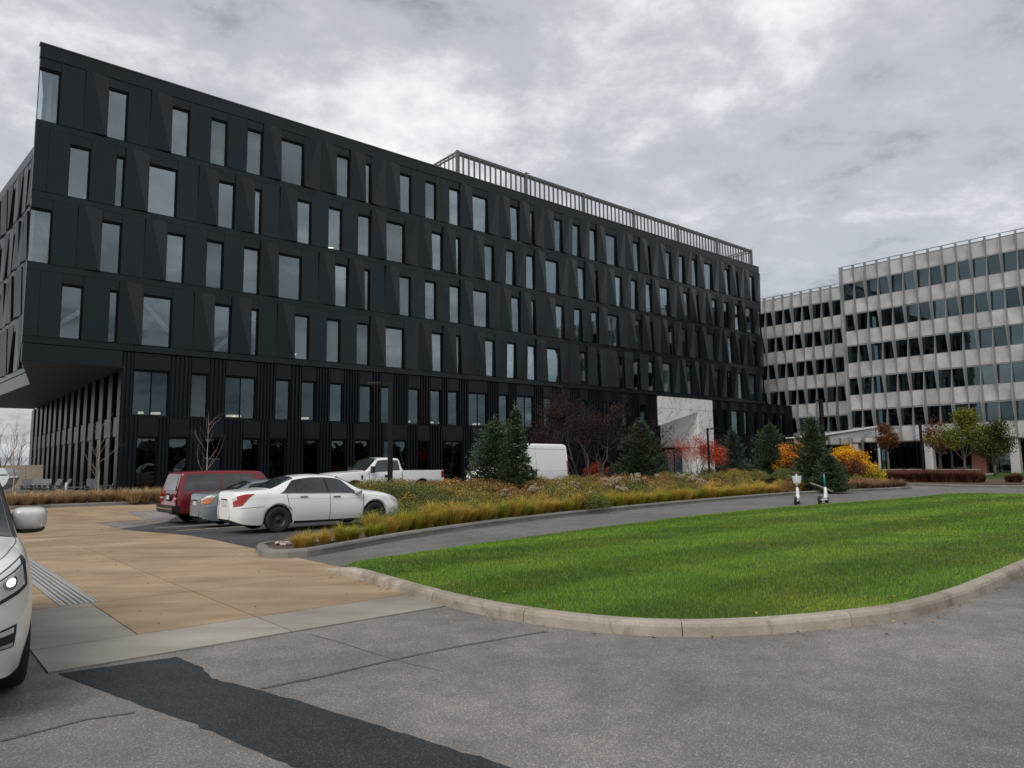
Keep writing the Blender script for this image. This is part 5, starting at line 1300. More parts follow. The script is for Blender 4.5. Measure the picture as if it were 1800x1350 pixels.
M['leaf_brown'] = leaf_mat('russet_leaves', [(0.080, 0.026, 0.014), (0.145, 0.052, 0.024), (0.215, 0.092, 0.045)])
M['leaf_dark'] = leaf_mat('dark_purple_leaves', [(0.016, 0.011, 0.011), (0.030, 0.019, 0.018), (0.070, 0.036, 0.032)])

def quads_at(P, su, sv, rg, up=None):
    n = len(P); a = rg.normal(0, 1, (n, 3)); a /= np.linalg.norm(a, axis=1)[:, None] + 1e-9
    b = rg.normal(0, 1, (n, 3)); b -= a * (a * b).sum(1)[:, None]; b /= np.linalg.norm(b, axis=1)[:, None] + 1e-9
    su = su * rg.uniform(0.6, 1.3, (n, 1)); sv = sv * rg.uniform(0.6, 1.3, (n, 1))
    return np.stack([P - a * su, P - b * sv, P + a * su, P + b * sv], 1)
def quad_mesh(name, V, mat): return np_mesh(name, V.reshape(-1, 3), np.arange(len(V) * 4).reshape(-1, 4), mat)

# ---- spruces: whorls of drooping boughs carrying sprays of needles
def spruce_meshes(h, r_, seed, mat, dens=1.0, lean=0.0):
    rg = np.random.default_rng(seed); tr = MB(); tr.tube([(0, 0, -0.1), (lean * .5, 0, h * 0.5), (lean, 0, h)], [0.07 * h / 4 + .03, 0.045 * h / 4, 0.008], 7)
    P = []; D = []
    z = 0.05 * h; ph = rg.uniform(0, 6.28)
    while z < h * 0.985:
        f = z / h; rr = r_ * (1 - f) ** 0.72 * (0.55 + 0.45 * min(1, f / 0.12)) + 0.04
        nb = int(7 + 3 * (1 - f))
        a0 = rg.uniform(0, 6.28)
        for k in range(nb):
            a = a0 + 6.283 * k / nb + rg.normal(0, 0.2); L_ = rr * rg.uniform(0.55, 1.12) * (1 + 0.16 * math.sin(2 * a + ph) + 0.12 * math.sin(3 * a + z * 2.2 + ph))
            if rg.random() < 0.07: L_ *= 1.15
            droop = -0.18 * (1 - f) + 0.35 * f + rg.normal(0, 0.08)
            m_ = int(max(10, 110 * L_ * dens)); t = rg.uniform(0.06, 1.0, m_) ** 0.8
            wid = 0.16 * L_ * np.sin(np.pi * np.clip(t, 0, 1) ** 0.8) + 0.03
            side = rg.normal(0, 1, m_) * wid; zz = droop * L_ * t + 0.22 * L_ * t ** 2.5 + rg.normal(0, 0.025, m_) - np.abs(side) * 0.25
            x = np.cos(a) * L_ * t - np.sin(a) * side + lean * f; y = np.sin(a) * L_ * t + np.cos(a) * side
            P.append(np.stack([x, y, z + zz], 1))
            d = np.stack([np.cos(a) * np.ones(m_) - np.sin(a) * side / (wid + 1e-3) * 0.6, np.sin(a) * np.ones(m_) + np.cos(a) * side / (wid + 1e-3) * 0.6, 0.15 + 0.4 * t], 1)
            D.append(d)
            if L_ > 0.3: tr.tube([(lean * f, 0, z), (np.cos(a) * L_ * .7 + lean * f, np.sin(a) * L_ * .7, z + droop * L_ * .7)], [0.012, 0.004], 3, False)
        z += h * 0.035 * (1.0 - 0.3 * f)
    tp = rg.normal(0, 1, (60, 3)) * np.array([0.05, 0.05, 0.18]) + np.array([lean, 0, h * 0.97]); P.append(tp); D.append(np.tile([[0, 0, 1.0]], (60, 1)) + rg.normal(0, .25, (60, 3)))
    P = np.concatenate(P); D = np.concatenate(D) + rg.normal(0, 0.45, (len(P), 3)); D /= np.linalg.norm(D, axis=1)[:, None]
    S_ = np.cross(D, rg.normal(0, 1, D.shape)); S_ /= np.linalg.norm(S_, axis=1)[:, None] + 1e-9
    ln = rg.uniform(0.08, 0.17, (len(P), 1)) * (h / 4) ** 0.3; wd = ln * 0.15
    V = np.stack([P - S_ * wd * 0.5, P + D * ln * 0.5 - S_ * wd, P + D * ln, P + D * ln * 0.5 + S_ * wd], 1)
    return tr.mesh('trunk', True, M['bark']), quad_mesh('crown', V, mat)
def spruce(label, px, dist, h, r_, seed, mat, dens=1.0, lean=0.0, z=0.08):
    t_, c_ = spruce_meshes(h, r_, seed, mat, dens, lean)
    p = far(px, dist, z); o_ = thing('spruce_tree', label, 'tree', p, random.uniform(0, 6), 'spruces in the planting bed'); obj('trunk', t_, o_); obj('crown', c_, o_); return o_
spruce('left one of the twin spruces beside the white van', 870, 29.5, 3.35, 1.5, 31, M['spruce'], 1.0)
spruce('right one of the twin spruces, with a crooked open top', 905, 28.6, 3.75, 0.95, 32, M['spruce'], 0.9, 0.12)
spruce('broad dense spruce beside the white portal', 1128, 45.0, 4.15, 2.0, 33, M['spruce'], 1.2)
spruce('bluish spruce just right of the red shrub', 1289, 58, 4.1, 1.75, 34, M['spruce_blue'], 0.9)
spruce('spruce standing before the right end of the dark building', 1356, 50, 4.1, 1.85, 35, M['spruce'], 1.0)
spruce('spruce with a slender tip behind the scooters', 1429, 37.0, 3.75, 1.30, 36, M['spruce'], 1.2)
spruce('bushy low spruce at the foot of the one behind the scooters', 1456, 36.0, 1.8, 1.05, 37, M['spruce'], 1.2)

# ---- branching woody plants
def branch(mb, p, d, L_, r_, depth, rg, tips, spread=0.55, kids=(2, 3), shrink=0.72, up=0.12, sides=5, gnarl=0.12):
    pts = [Vector(p)]; d = Vector(d).normalized(); n_ = 3
    for i in range(n_):
        d = (d + Vector((rg.normal(0, gnarl), rg.normal(0, gnarl), rg.normal(0, gnarl) + up * 0.4))).normalized(); pts.append(pts[-1] + d * (L_ / n_))
    r1 = r_ * 0.62; mb.tube(pts, [r_ + (r1 - r_) * i / n_ for i in range(n_ + 1)], sides if r_ > 0.012 else 3, False)
    tips.append((pts[-1].copy(), d.copy(), depth, pts[1].copy()))
    if depth == 0: return
    for k in range(rg.integers(kids[0], kids[1] + 1)):
        ax = Vector(rg.normal(0, 1, 3)); ax = (ax - d * ax.dot(d)).normalized(); an = spread * rg.uniform(0.5, 1.25)
        nd_ = (d * math.cos(an) + ax * math.sin(an) + Vector((0, 0, up))).normalized()
        st = pts[-1] if k == 0 or rg.random() < 0.5 else pts[2]
        branch(mb, st, nd_, L_ * shrink * rg.uniform(0.75, 1.15), r1 * (0.95 if k == 0 else 0.7), depth - 1, rg, tips, spread, kids, shrink, up, sides, gnarl)
def leaves_on(tips, n, spread, size, rg, maxd=1):
    T = [t for t in tips if t[2] <= maxd]; idx = rg.integers(0, len(T), n); u_ = rg.random((n, 1))
    P = np.array([np.array(T[i][0]) for i in idx]); Q_ = np.array([np.array(T[i][3]) for i in idx])
    return quads_at(P * u_ + Q_ * (1 - u_) + rg.normal(0, spread, (n, 3)), size, size * 0.62, rg)
def woody(name, label, cat, loc, stems, depth, L_, r_, seed, bark, leafm=None, nleaf=0, lspread=0.15, lsize=0.05, group=None, rz=None, maxd=1, **k):
    rg = np.random.default_rng(seed); mb_ = MB(); tips = []
    for p, d in stems: branch(mb_, p, d, L_, r_, depth, rg, tips, **k)
    o_ = thing(name, label, cat, loc, rz if rz is not None else 0.0, group)
    obj('trunk', mb_.mesh('trunk', True, bark), o_)
    if nleaf: obj('crown', quad_mesh('crown', leaves_on(tips, nleaf, lspread, lsize, rg, maxd), leafm), o_)
    return o_
# dark nearly bare tree in front of the building
woody('bare_tree', 'dark multi stemmed nearly leafless tree in front of the dark building', 'tree', far(1038, 42, 0.05),
      [((-0.45, 0, 0), (-0.25, 0.1, 1)), ((0.0, 0.1, 0), (-0.05, 0.1, 1)), ((0.25, 0, 0), (0.32, 0, 1)), ((0.3, 0.1, 0), (0.55, 0.2, 1)), ((-0.5, .1, 0), (-0.7, -0.1, 1))], 7, 1.90, 0.085, 41, M['twig'], M['leaf_dark'], 26000, 0.17, 0.042, kids=(2, 3), spread=0.52, shrink=0.76, up=0.02, sides=5, gnarl=0.13)
# pale saplings by the building
def sapling(label, px, dist, h, seed, barkm, dep=4, fork=0.42, group='bare saplings in the dry grass strip', k_=0.55, name='sapling'):
    rg = np.random.default_rng(seed); mb_ = MB(); tips = []
    pts = [Vector((0, 0, 0))]; 
    for i in range(8): pts.append(pts[-1] + Vector((rg.normal(0, 0.03), rg.normal(0, 0.03), h * 0.12)))
    mb_.tube(pts, [0.050 * h / 4 * (1 - 0.11 * i) for i in range(9)], 7)
    for i in range(2, 9):
        for q in range(2):
            a = rg.uniform(0, 6.28); branch(mb_, pts[i], (math.cos(a) * 0.75, math.sin(a) * 0.75, 0.85), h * (0.24 - 0.018 * i) + 0.10, 0.011 * h / 4, 3, rg, tips, 0.42, (1, 2), 0.70, 0.14, 4, 0.07)
    o_ = thing(name, label, 'tree', far(px, dist, 0.08), rg.uniform(0, 6), group); obj('trunk', mb_.mesh('trunk', True, barkm), o_)
sapling('bare pale barked sapling in front of the recessed side of the dark building', 176, 37.5, 3.9, 51, M['pale_bark'])
sapling('bare pale barked sapling rising behind the red suv', 364, 38.5, 4.0, 52, M['pale_bark'])
sapling('bare pale barked sapling at the far left above the white suv', 26, 36.5, 3.6, 53, M['pale_bark'])
woody('bare_tree', 'grey leafless tree beyond the beige wall, left of the two', 'tree', far(2, 62, 0), [((0, 0, 0), (0, 0, 1))], 6, 1.9, 0.13, 54, M['grey_bark'], group='leafless trees beyond the terrace', spread=0.45, up=0.08, shrink=0.76, kids=(2, 3))
woody('bare_tree', 'grey leafless tree beyond the beige wall, right of the two', 'tree', far(30, 70, 0), [((0, 0, 0), (0.05, 0, 1))], 6, 2.0, 0.13, 55, M['grey_bark'], group='leafless trees beyond the terrace', spread=0.45, up=0.08, shrink=0.76, kids=(2, 3))
# coloured shrubs
fanst = lambda n, w, s_: [((random.uniform(-.2, .2), random.uniform(-.2, .2), 0), (w * math.cos(6.28 * i / n + s_), w * math.sin(6.28 * i / n + s_), 1)) for i in range(n)]
woody('red_shrub', 'crimson leaved open shrub in front of the white portal', 'shrub', far(1222, 55, 0.05), fanst(8, 0.66, 0.3), 4, 1.38, 0.03, 61, M['twig'], M['leaf_red'], 5200, 0.16, 0.042, spread=0.42, up=0.10, maxd=2)
woody('red_shrub', 'smaller orange red shrub right of the slim lamp post', 'shrub', far(1260, 54, 0.05), fanst(5, 0.45, 1.0), 4, 0.95, 0.028, 62, M['twig'], cached('lor', lambda: leaf_mat('scarlet_leaves', [(0.34, 0.04, 0.02), (0.50, 0.085, 0.035), (0.60, 0.16, 0.06)])), 2600, 0.15, 0.042, spread=0.42, up=0.10, maxd=2)
woody('autumn_shrub', 'orange autumn shrub left of the spruce behind the scooters', 'shrub', far(1405, 47, 0.05), fanst(7, 0.5, 0.1), 4, 0.95, 0.03, 63, M['twig'], M['leaf_orange'], 6500, 0.13, 0.055, spread=0.45, up=0.10)
woody('autumn_shrub', 'large amber yellow shrub right of the spruce behind the scooters', 'shrub', far(1484, 44, 0.05), fanst(8, 0.55, 0.5), 4, 0.86, 0.03, 64, M['twig'], M['leaf_yellow'], 9000, 0.14, 0.055, spread=0.48, up=0.09)
woody('autumn_shrub', 'rusty orange shrub low in front of the amber shrub', 'shrub', far(1494, 42.5, 0.05), fanst(6, 0.5, 0.9), 3, 0.62, 0.022, 65, M['twig'], M['leaf_brown'], 2600, 0.11, 0.05, spread=0.5, up=0.08)
woody('autumn_shrub', 'low lime yellow shrub at the end of the planting bed', 'shrub', far(1517, 45, 0.05), fanst(7, 0.8, 0.2), 3, 0.55, 0.02, 66, M['twig'], M['leaf_lime'], 4200, 0.12, 0.05, spread=0.5, up=0.05)
woody('autumn_shrub', 'small orange shrub glowing behind the bare dark tree', 'shrub', far(1046, 47, 0.05), fanst(6, 0.6, 0.2), 3, 0.62, 0.02, 67, M['twig'], cached('lor', lambda: None), 2200, 0.12, 0.05, spread=0.5, up=0.05)
woody('autumn_shrub', 'small orange shrub at the tail of the white pickup', 'shrub', far(792, 31, 0.05), fanst(5, 0.6, 0.4), 3, 0.42, 0.015, 68, M['twig'], M['leaf_orange'], 1500, 0.08, 0.035, spread=0.5, up=0.05)
# street trees by the grey building
def tree(label, px, dist, trunk_h, L_, seed, leafm, nleaf, size, group='trees by the grey building', sp=0.5, lsp=0.3, z=0.06, dep=5, barkm=None):
    rg = np.random.default_rng(seed); mb_ = MB(); tips = []
    mb_.tube([(0, 0, 0), (0.03, 0.02, trunk_h * 0.5), (0, 0, trunk_h)], [0.13, 0.11, 0.09], 8)
    for i in range(5):
        a = 6.28 * i / 5 + rg.uniform(0, 1); branch(mb_, (0, 0, trunk_h * (0.8 + 0.05 * i)), (math.cos(a) * 0.8, math.sin(a) * 0.8, 0.9), L_, 0.055, dep - 2, rg, tips, sp, (2, 3), 0.74, 0.12, 5)
    branch(mb_, (0, 0, trunk_h), (0, 0, 1), L_ * 1.25, 0.075, dep - 1, rg, tips, sp, (2, 3), 0.74, 0.12, 5)
    o_ = thing('broadleaf_tree', label, 'tree', far(px, dist, z), rg.uniform(0, 6), group)
    obj('trunk', mb_.mesh('trunk', True, barkm or M['grey_bark']), o_); obj('crown', quad_mesh('crown', leaves_on(tips, nleaf, lsp, size, rg, 2), leafm), o_)
tree('yellow green tree in front of the grey building', 1696, 66, 1.7, 1.28, 71, M['leaf_yg'], 8500, 0.085)
tree('dark green rounded tree right of the yellow green one', 1748, 64, 1.1, 1.05, 72, M['leaf_green'], 9500, 0.085)
tree('small russet tree by the canopy posts', 1561, 74, 2.5, 0.80, 73, M['leaf_brown'], 4200, 0.085, sp=0.42, lsp=0.2)
tree('russet tree just left of the yellow green one', 1653, 70, 2.0, 0.95, 74, M['leaf_brown'], 2600, 0.085, lsp=0.25)

# ---- grasses
def tuft_mesh(seed, mat, n=620, h=0.58, r_=0.44, base=0.13, w=0.0042, plume=0):
    rg = np.random.default_rng(seed); a = rg.uniform(0, 6.283, n); f = rg.uniform(0, 1, n) ** 0.6
    hh = h * rg.uniform(0.65, 1.15, n); out = r_ * f * rg.uniform(0.7, 1.2, n)
    b0 = np.stack([np.cos(a) * base * f, np.sin(a) * base * f, np.zeros(n)], 1)
    md = b0 + np.stack([np.cos(a) * out * 0.40, np.sin(a) * out * 0.40, hh * (0.62 - 0.1 * f)], 1)
    tp = b0 + np.stack([np.cos(a) * out * 1.15, np.sin(a) * out * 1.15, hh * (1.0 - 0.42 * f)], 1) + rg.normal(0, 0.03, (n, 3))
    s_ = np.stack([-np.sin(a + rg.normal(0, .6, n)), np.cos(a), np.zeros(n)], 1) * w
    V = np.stack([b0 - s_, b0 + s_, md - s_ * 0.8, md + s_ * 0.8, tp], 1).reshape(-1, 3)
    k = (np.arange(n) * 5)[:, None]
    F = np.concatenate([k + np.array([[0, 1, 3]]), k + np.array([[0, 3, 2]]), k + np.array([[2, 3, 4]])])
    return np_mesh('grass_tuft', V, F, mat)
def mound_mesh(seed, mat, n=900, r_=0.55, h=0.45, size=0.026):
    rg = np.random.default_rng(seed); P = rg.normal(0, 1, (n, 3)); P /= np.linalg.norm(P, axis=1)[:, None]; P[:, 2] = np.abs(P[:, 2])
    lump = 1 + 0.22 * np.sin(P[:, 0] * 5 + seed) * np.cos(P[:, 1] * 6 + seed * 2); P *= (rg.uniform(0.55, 1.05, (n, 1)) * lump[:, None]) * np.array([r_, r_, h])
    V1 = quads_at(P, size, size * 0.5, rg)
    return quad_mesh('mound', V1, mat)
TG = [tuft_mesh(100 + i, M['tuft']) for i in range(3)]; TD = [tuft_mesh(110 + i, M['tuft_gold'], 620, 0.60, 0.48) for i in range(3)]
TS = [tuft_mesh(120 + i, M['tuft_dry'], 420, 0.52, 0.52, w=0.007) for i in range(3)]; TR = [tuft_mesh(130 + i, M['tuft_red'], 240, 0.75, 0.40, w=0.012) for i in range(2)]; TP = [tuft_mesh(140 + i, M['tuft_pink'], 220, 0.5, 0.45, w=0.011) for i in range(2)]
MO = [mound_mesh(150 + i, M['mound'], 2600) for i in range(3)]; MG = [mound_mesh(160 + i, M['mound_green'], 2600, 0.6, 0.5) for i in range(2)]; MR = [mound_mesh(170 + i, M['mound_rust'], 2600, 0.6, 0.42) for i in range(3)]
prg = random.Random(77)
def put(name, me, p, s_, label, cat, group, zs=1.0):
    o_ = obj(name, me, None, p, prg.uniform(0, 6.28), None, (s_, s_, s_ * zs)); tag(o_, label, cat, group); o_['kind'] = 'thing'; return o_
def along(line, start, step):
    out = []; acc = -start
    for a, b in zip(line[:-1], line[1:]):
        L_ = (b - a).length; 
        while acc + L_ >= 0:
            t = -acc / L_ if L_ else 0
            if t > 1: break
            d = (b - a).normalized(); out.append((a.lerp(b, t), Vector((-d.y, d.x, 0)))); acc -= step
        acc += L_
    return out
# front row along the kerb
K = along(bed_line, 2.1, 0.46)
for i, (p, nrm_) in enumerate(K):
    d_ = p.length
    if d_ > 37: break
    near = d_ < 24
    me = (prg.choice(TG) if prg.random() < 0.62 else prg.choice(TD)) if near else (prg.choice(TD) if prg.random() < 0.6 else prg.choice(TG))
    q = p + nrm_ * prg.uniform(0.42, 0.62); q.z = 0.09
    put('fountain_grass', me, q, prg.uniform(0.78, 1.08) * (0.75 if i < 8 else 1.0), 'fountain grass tuft in the front row along the planting bed kerb', 'grass tuft', 'front row of grass tufts')
# mixed planting behind
cnt = 0
inside_bed = None
BED = np.array(bed_out)
def in_poly(x, y, Q_):
    c = False; j = len(Q_) - 1
    for i in range(len(Q_)):
        xi, yi = Q_[i]; xj, yj = Q_[j]
        if (yi > y) != (yj > y) and x < (xj - xi) * (y - yi) / (yj - yi) + xi: c = not c
        j = i
    return c
def kdist(x, y): return min(math.hypot(x - p.x, y - p.y) for p in bed_line[::3])
cands = []
for _ in range(9000):
    px_, py_ = prg.uniform(-6, 34), prg.uniform(13, 56)
    if in_poly(px_, py_, bed_out): cands.append((px_, py_))
placed = []
for x, y in cands:
    kd = kdist(x, y); d_ = math.hypot(x, y)
    if kd < 0.95: continue
    u_, v__ = UV(x, y)
    if u_ < 3.4 or (u_ < 7.2 and kd > 2.2): continue
    sp_ = 0.62 if kd < 3.5 else (0.8 if kd < 8 else 1.15)
    sp_ *= 1.0 if d_ < 32 else 1.25
    if any((x - a) ** 2 + (y - b) ** 2 < sp_ * sp_ for a, b in placed): continue
    if len(placed) > 420: break
    placed.append((x, y)); r0 = prg.random(); zn = math.sin(x * 0.55 + y * 0.31) + math.cos(y * 0.42 - x * 0.2)
    rise = 0.09 + 0.55 * sstep(1.0, 6.0, kd)
    L1 = 'low olive and rust perennial mound in the middle of the planting bed'; L2 = 'golden grass tuft in the middle of the planting bed'
    if kd < 2.0 and r0 < 0.55 or (d_ > 26 and x > 4 and kd < 5 and r0 < 0.75): put('golden_grass', prg.choice(TD), Vector((x, y, 0.09)), prg.uniform(0.8, 1.2), L2, 'grass tuft', 'grass tufts inside the bed')
    elif zn > 0.5: put('perennial_mound', prg.choice(MR), Vector((x, y, rise - 0.05)), prg.uniform(0.85, 1.3), L1, 'perennial', 'perennial mounds')
    elif zn > -0.6: put('perennial_mound', prg.choice(MO), Vector((x, y, rise - 0.05)), prg.uniform(0.85, 1.3), L1, 'perennial', 'perennial mounds')
    else: put('perennial_mound', prg.choice(MG), Vector((x, y, rise - 0.05)), prg.uniform(0.8, 1.25), L1, 'perennial', 'perennial mounds')
print('bed plants', len(placed))
for px_, dd, s_, kind_, lb in ((742, 25.5, 1.6, MG, 'large green rounded shrub between the white sedan and the lamp post'), (782, 26.3, 1.8, MO, 'large olive rounded shrub below the tail of the white pickup'), (828, 25.2, 1.6, MO, 'large olive rounded shrub left of the twin spruces'),
        (714, 23.8, 1.2, MO, 'olive rounded shrub just off the nose of the white sedan'), (962, 26.5, 1.3, MG, 'green rounded shrub below the white van'), (1002, 24.6, 1.4, MO, 'olive rounded shrub in front of the bare dark tree'), (1108, 29, 1.5, MG, 'green rounded shrub below the broad spruce'),
        (1152, 31, 1.5, MO, 'olive rounded shrub right of the broad spruce'), (902, 21.9, 0.8, MG, 'small dark green shrub close to the kerb below the twin spruces'), (1042, 23.9, 1.0, MG, 'small green shrub near the kerb in the middle of the bed'), (1196, 32, 1.3, MG, 'green rounded shrub below the crimson shrub'), (1252, 37, 1.6, MR, 'rust brown rounded shrub below the slim lamp post')):
    put('rounded_shrub', prg.choice(kind_), far(px_, dd, 0.2), s_, lb, 'shrub', 'rounded shrubs in the bed')
# juniper carpet near the spruces
for px_, dd, s_ in ((838, 29.5, 1.5), (815, 30.5, 1.4), (850, 27.8, 1.2), (795, 31, 1.3), (930, 27.5, 0.9), (968, 33, 1.3)):
    put('juniper', cached('jun', lambda: mound_mesh(190, M['spruce'], 2200, 0.75, 0.42, 0.05)), far(px_, dd, 0.25), s_, 'low spreading dark juniper around the foot of the twin spruces', 'shrub', 'junipers by the twin spruces')
for px_, dd, s_ in ((1070, 47, 1.6), (1085, 46, 1.5), (1060, 48, 1.4)):
    put('juniper', cached('jung', lambda: mound_mesh(191, leaf_mat('grey_green_leaves', [(0.05, 0.06, 0.045), (0.085, 0.10, 0.075), (0.14, 0.155, 0.12)]), 2000, 0.75, 0.6, 0.05)), far(px_, dd, 0.15), s_, 'grey green rounded shrub right of the bare dark tree', 'shrub', 'grey green shrubs')
# dried flower heads
def flower_clump(seed, n=13):
    rg = np.random.default_rng(seed); st = MB(); P = []
    for i in range(n):
        a, r_ = rg.uniform(0, 6.28), rg.uniform(0, 0.42); h = rg.uniform(0.55, 0.85); p = Vector((math.cos(a) * r_, math.sin(a) * r_, h))
        st.tube([(p.x * 0.35, p.y * 0.35, 0), (p.x * .8, p.y * .8, h * .6), p], 0.006, 3, False)
        Q_ = rg.normal(0, 1, (46, 3)); Q_ /= np.linalg.norm(Q_, axis=1)[:, None]; P.append(Q_ * np.array([0.085, 0.085, 0.06]) * rg.uniform(.7, 1.2) + np.array(p))
    return st.mesh('stems', True, M['twig']), quad_mesh('flower_heads', quads_at(np.concatenate(P), 0.026, 0.02, rg), M['flower'])
FC = [flower_clump(200 + i) for i in range(3)]
for i, (px_, dd, s_, z) in enumerate(((885, 24.5, 0.8, .25), (938, 25.5, 0.95, .3), (1078, 27, 1.15, .35), (1062, 27.5, 0.95, .4), (1090, 26.4, 0.9, .25), (1038, 25.5, 0.7, .2), (1120, 33, 1.2, .3), (1195, 36, 1.2, .3), (1215, 35, 1.15, .25), (1232, 34, 1.0, .15), (985, 29, 0.9, .3), (1160, 37, 1.1, .3), (1008, 29, .8, .35))):
    st, hd = FC[i % 3]; o_ = thing('dried_flowers', 'clump of pale dried flower heads standing in the planting bed', 'flowers', far(px_, dd, z), prg.uniform(0, 6), 'dried flower clumps'); o_.scale = (s_ * 0.8,) * 3
    obj('stems', st, o_); obj('flower_heads', hd, o_)
# dry grass strip by the dark building
for i in range(118):
    u_ = -8.5 + 20.0 * i / 117 + prg.uniform(-.15, .15); row = i % 3; v__ = (-13.15 if u_ < 3 else -13.95) + row * 0.75 + prg.uniform(-.2, .2)
    put('dry_grass', prg.choice(TS), B(u_, v__, 0.08), prg.uniform(1.1, 1.5), 'dry straw coloured grass tuft in the strip before the dark building', 'grass tuft', 'dry grass strip')
# red hedge and pinkish grasses on the right
h0, h1 = far(1530, 52), far(1712, 47)
for i in range(84):
    t = (i // 3) / 27; q = h0.lerp(h1, t) + Vector((UX, UY, 0)) * ((i % 3) * 0.7 + prg.uniform(-.15, .15)); q.z = 0.07
    put('red_grass', prg.choice(TR), q, prg.uniform(1.0, 1.3), 'dark red brown grass tuft in the hedge before the low wall', 'grass tuft', 'red grass hedge')
for i in range(26):
    q = far(1765 + i * 4, 47 - i * 0.1, 0.07); q += Vector((prg.uniform(-.3, .3), prg.uniform(-.5, .5), 0)); put('red_grass', prg.choice(TR), q, prg.uniform(0.8, 1.0), 'dark red brown grass tuft at the right edge of the picture', 'grass tuft', 'red grass at the right edge')
for p, nrm_ in along(bed_line, 0.3, 0.6):
    d_ = p.length
    if 39.5 < d_ and p.x > 14.5:
        for r_ in (0.5, 1.25, 2.0, 2.8):
            q = p + nrm_ * (r_ + prg.uniform(-.15, .15)); q.z = 0.09
            put('straw_grass', prg.choice(TP), q, prg.uniform(0.9, 1.25), 'pinkish straw grass tuft at the far end of the planting bed', 'grass tuft', 'pinkish grass at the bed end')
# stones at the nose of the bed
sg = [MB().add(*uv_ellipsoid(0.07, 0.05, 0.03, 7, 5)).mesh('stone', False, simple('pinkish_river_stone_%d' % i, c, tuple(x * 0.7 for x in c), 8, 0.8)) for i, c in enumerate(((0.36, 0.28, 0.25), (0.48, 0.43, 0.40), (0.22, 0.19, 0.18)))]
sn = 0
pebl = thing('stone_mulch', 'loose pinkish stones at the rounded nose of the planting bed', 'stones', B(1.6, -36.6, 0.0)); pebl['kind'] = 'stuff'
SB = MB()
NOSE = [tuple(B(a, b)[:2]) for a, b in ((0.62, -36.5), (1.1, -36.35), (2.4, -35.75), (2.6, -36.0), (2.0, -36.75), (1.5, -37.0), (1.0, -37.05), (0.7, -36.85))]
st_v = []
rg = np.random.default_rng(9)
for _ in range(1500):
    q = B(prg.uniform(0.5, 3.7), prg.uniform(-37.2, -35.2))
    if not in_poly(q.x, q.y, NOSE): continue
    sn += 1
    if sn > 300: break
    o_ = obj('stone', sg[sn % 3], pebl, (q.x - pebl.location.x, q.y - pebl.location.y, 0.10 + prg.uniform(0, 0.03)), 0, (prg.uniform(-.4, .4), prg.uniform(-.4, .4), prg.uniform(0, 6)), prg.uniform(0.35, 0.8))

# fallen leaves along the kerbs and on the paving
rg = np.random.default_rng(300); Pl = []
for line, sd, n in ((lawn_near, -1, 110), (bed_line, -1, 70), (lawn_near, 1, 60)):
    for _ in range(n):
        j = int(rg.integers(1, len(line) - 1)); t = (line[j + 1] - line[j - 1]).normalized(); q = line[j] + Vector((-t.y, t.x, 0)) * sd * float(rg.exponential(0.14) + (0.02 if sd < 0 else 0.2)); Pl.append((q.x, q.y, 0.0 if sd < 0 else 0.15))
for _ in range(90):
    u_, v__ = rg.uniform(-3.1, 0.4), rg.uniform(-42.5, -24); q = B(u_, v__, dip(u_, v__) + 0.006); Pl.append((q.x, q.y, q.z))
Pl = np.array(Pl); a = rg.uniform(0, 6.28, len(Pl)); s_ = rg.uniform(0.012, 0.026, len(Pl)); c_, n_s = np.cos(a), np.sin(a); z0 = np.zeros(len(Pl))
e1 = np.stack([c_ * s_, n_s * s_, rg.uniform(-.006, .006, len(Pl))], 1); e2 = np.stack([-n_s * s_ * .6, c_ * s_ * .6, rg.uniform(0, .008, len(Pl))], 1)
V = np.stack([Pl - e1, Pl - e2, Pl + e1, Pl + e2], 1); V[:, :, 2] += 0.006
o = obj('fallen_leaves', quad_mesh('fallen_leaves', V, leaf_mat('fallen_leaf', [(0.16, 0.085, 0.03), (0.30, 0.16, 0.05), (0.42, 0.27, 0.10)], trans=0.0)))
o['kind'] = 'stuff'; o['label'] = 'scattered small brown fallen leaves along the kerbs and paving'; o['category'] = 'leaves'
# ================================================================== street furniture
blk = simple('black_pole_paint', (0.004, 0.0045, 0.005), (0.006, 0.0065, 0.007), 3, 0.5, spec=0.25)
def lamp_post(label, px, dist, h, w, arm, rz, z=0.05):
    o_ = thing('lamp_post', label, 'lamp post', far(px, dist, z), rz, 'black lamp posts')
    part('pole', MB().box(-w / 2, w / 2, -w / 2, w / 2, 0, h), blk, o_)
    part('base_plate', MB().box(-w, w, -w, w, 0, 0.04), blk, o_)
    part('lamp_arm', MB().box(w / 2, arm * 0.45, -0.04, 0.04, h - 0.10, h - 0.03), blk, o_)
    part('lamp_head', MB().hexa([(arm * 0.40, -0.16, h - 0.06), (arm, -0.16, h - 0.03), (arm, 0.16, h - 0.03), (arm * 0.40, 0.16, h - 0.06), (arm * 0.40, -0.16, h + 0.02), (arm, -0.14, h + 0.01), (arm, 0.14, h + 0.01), (arm * 0.40, 0.16, h + 0.02)]), blk, o_)
    return o_
lamp_post('black lamp post in front of the white pickup truck', 686, 27.0, 4.72, 0.17, 0.85, math.pi)
lamp_post('slim black lamp post in front of the white portal', 1246, 53, 4.05, 0.13, 0.75, 0.0)
lamp_post('black lamp post rising behind the spruce near the scooters', 1449, 37.4, 4.75, 0.17, 0.5, math.pi / 2)
lamp_post('black lamp post standing before the grey building', 1622, 61.5, 4.75, 0.17, 0.5, math.pi / 2)

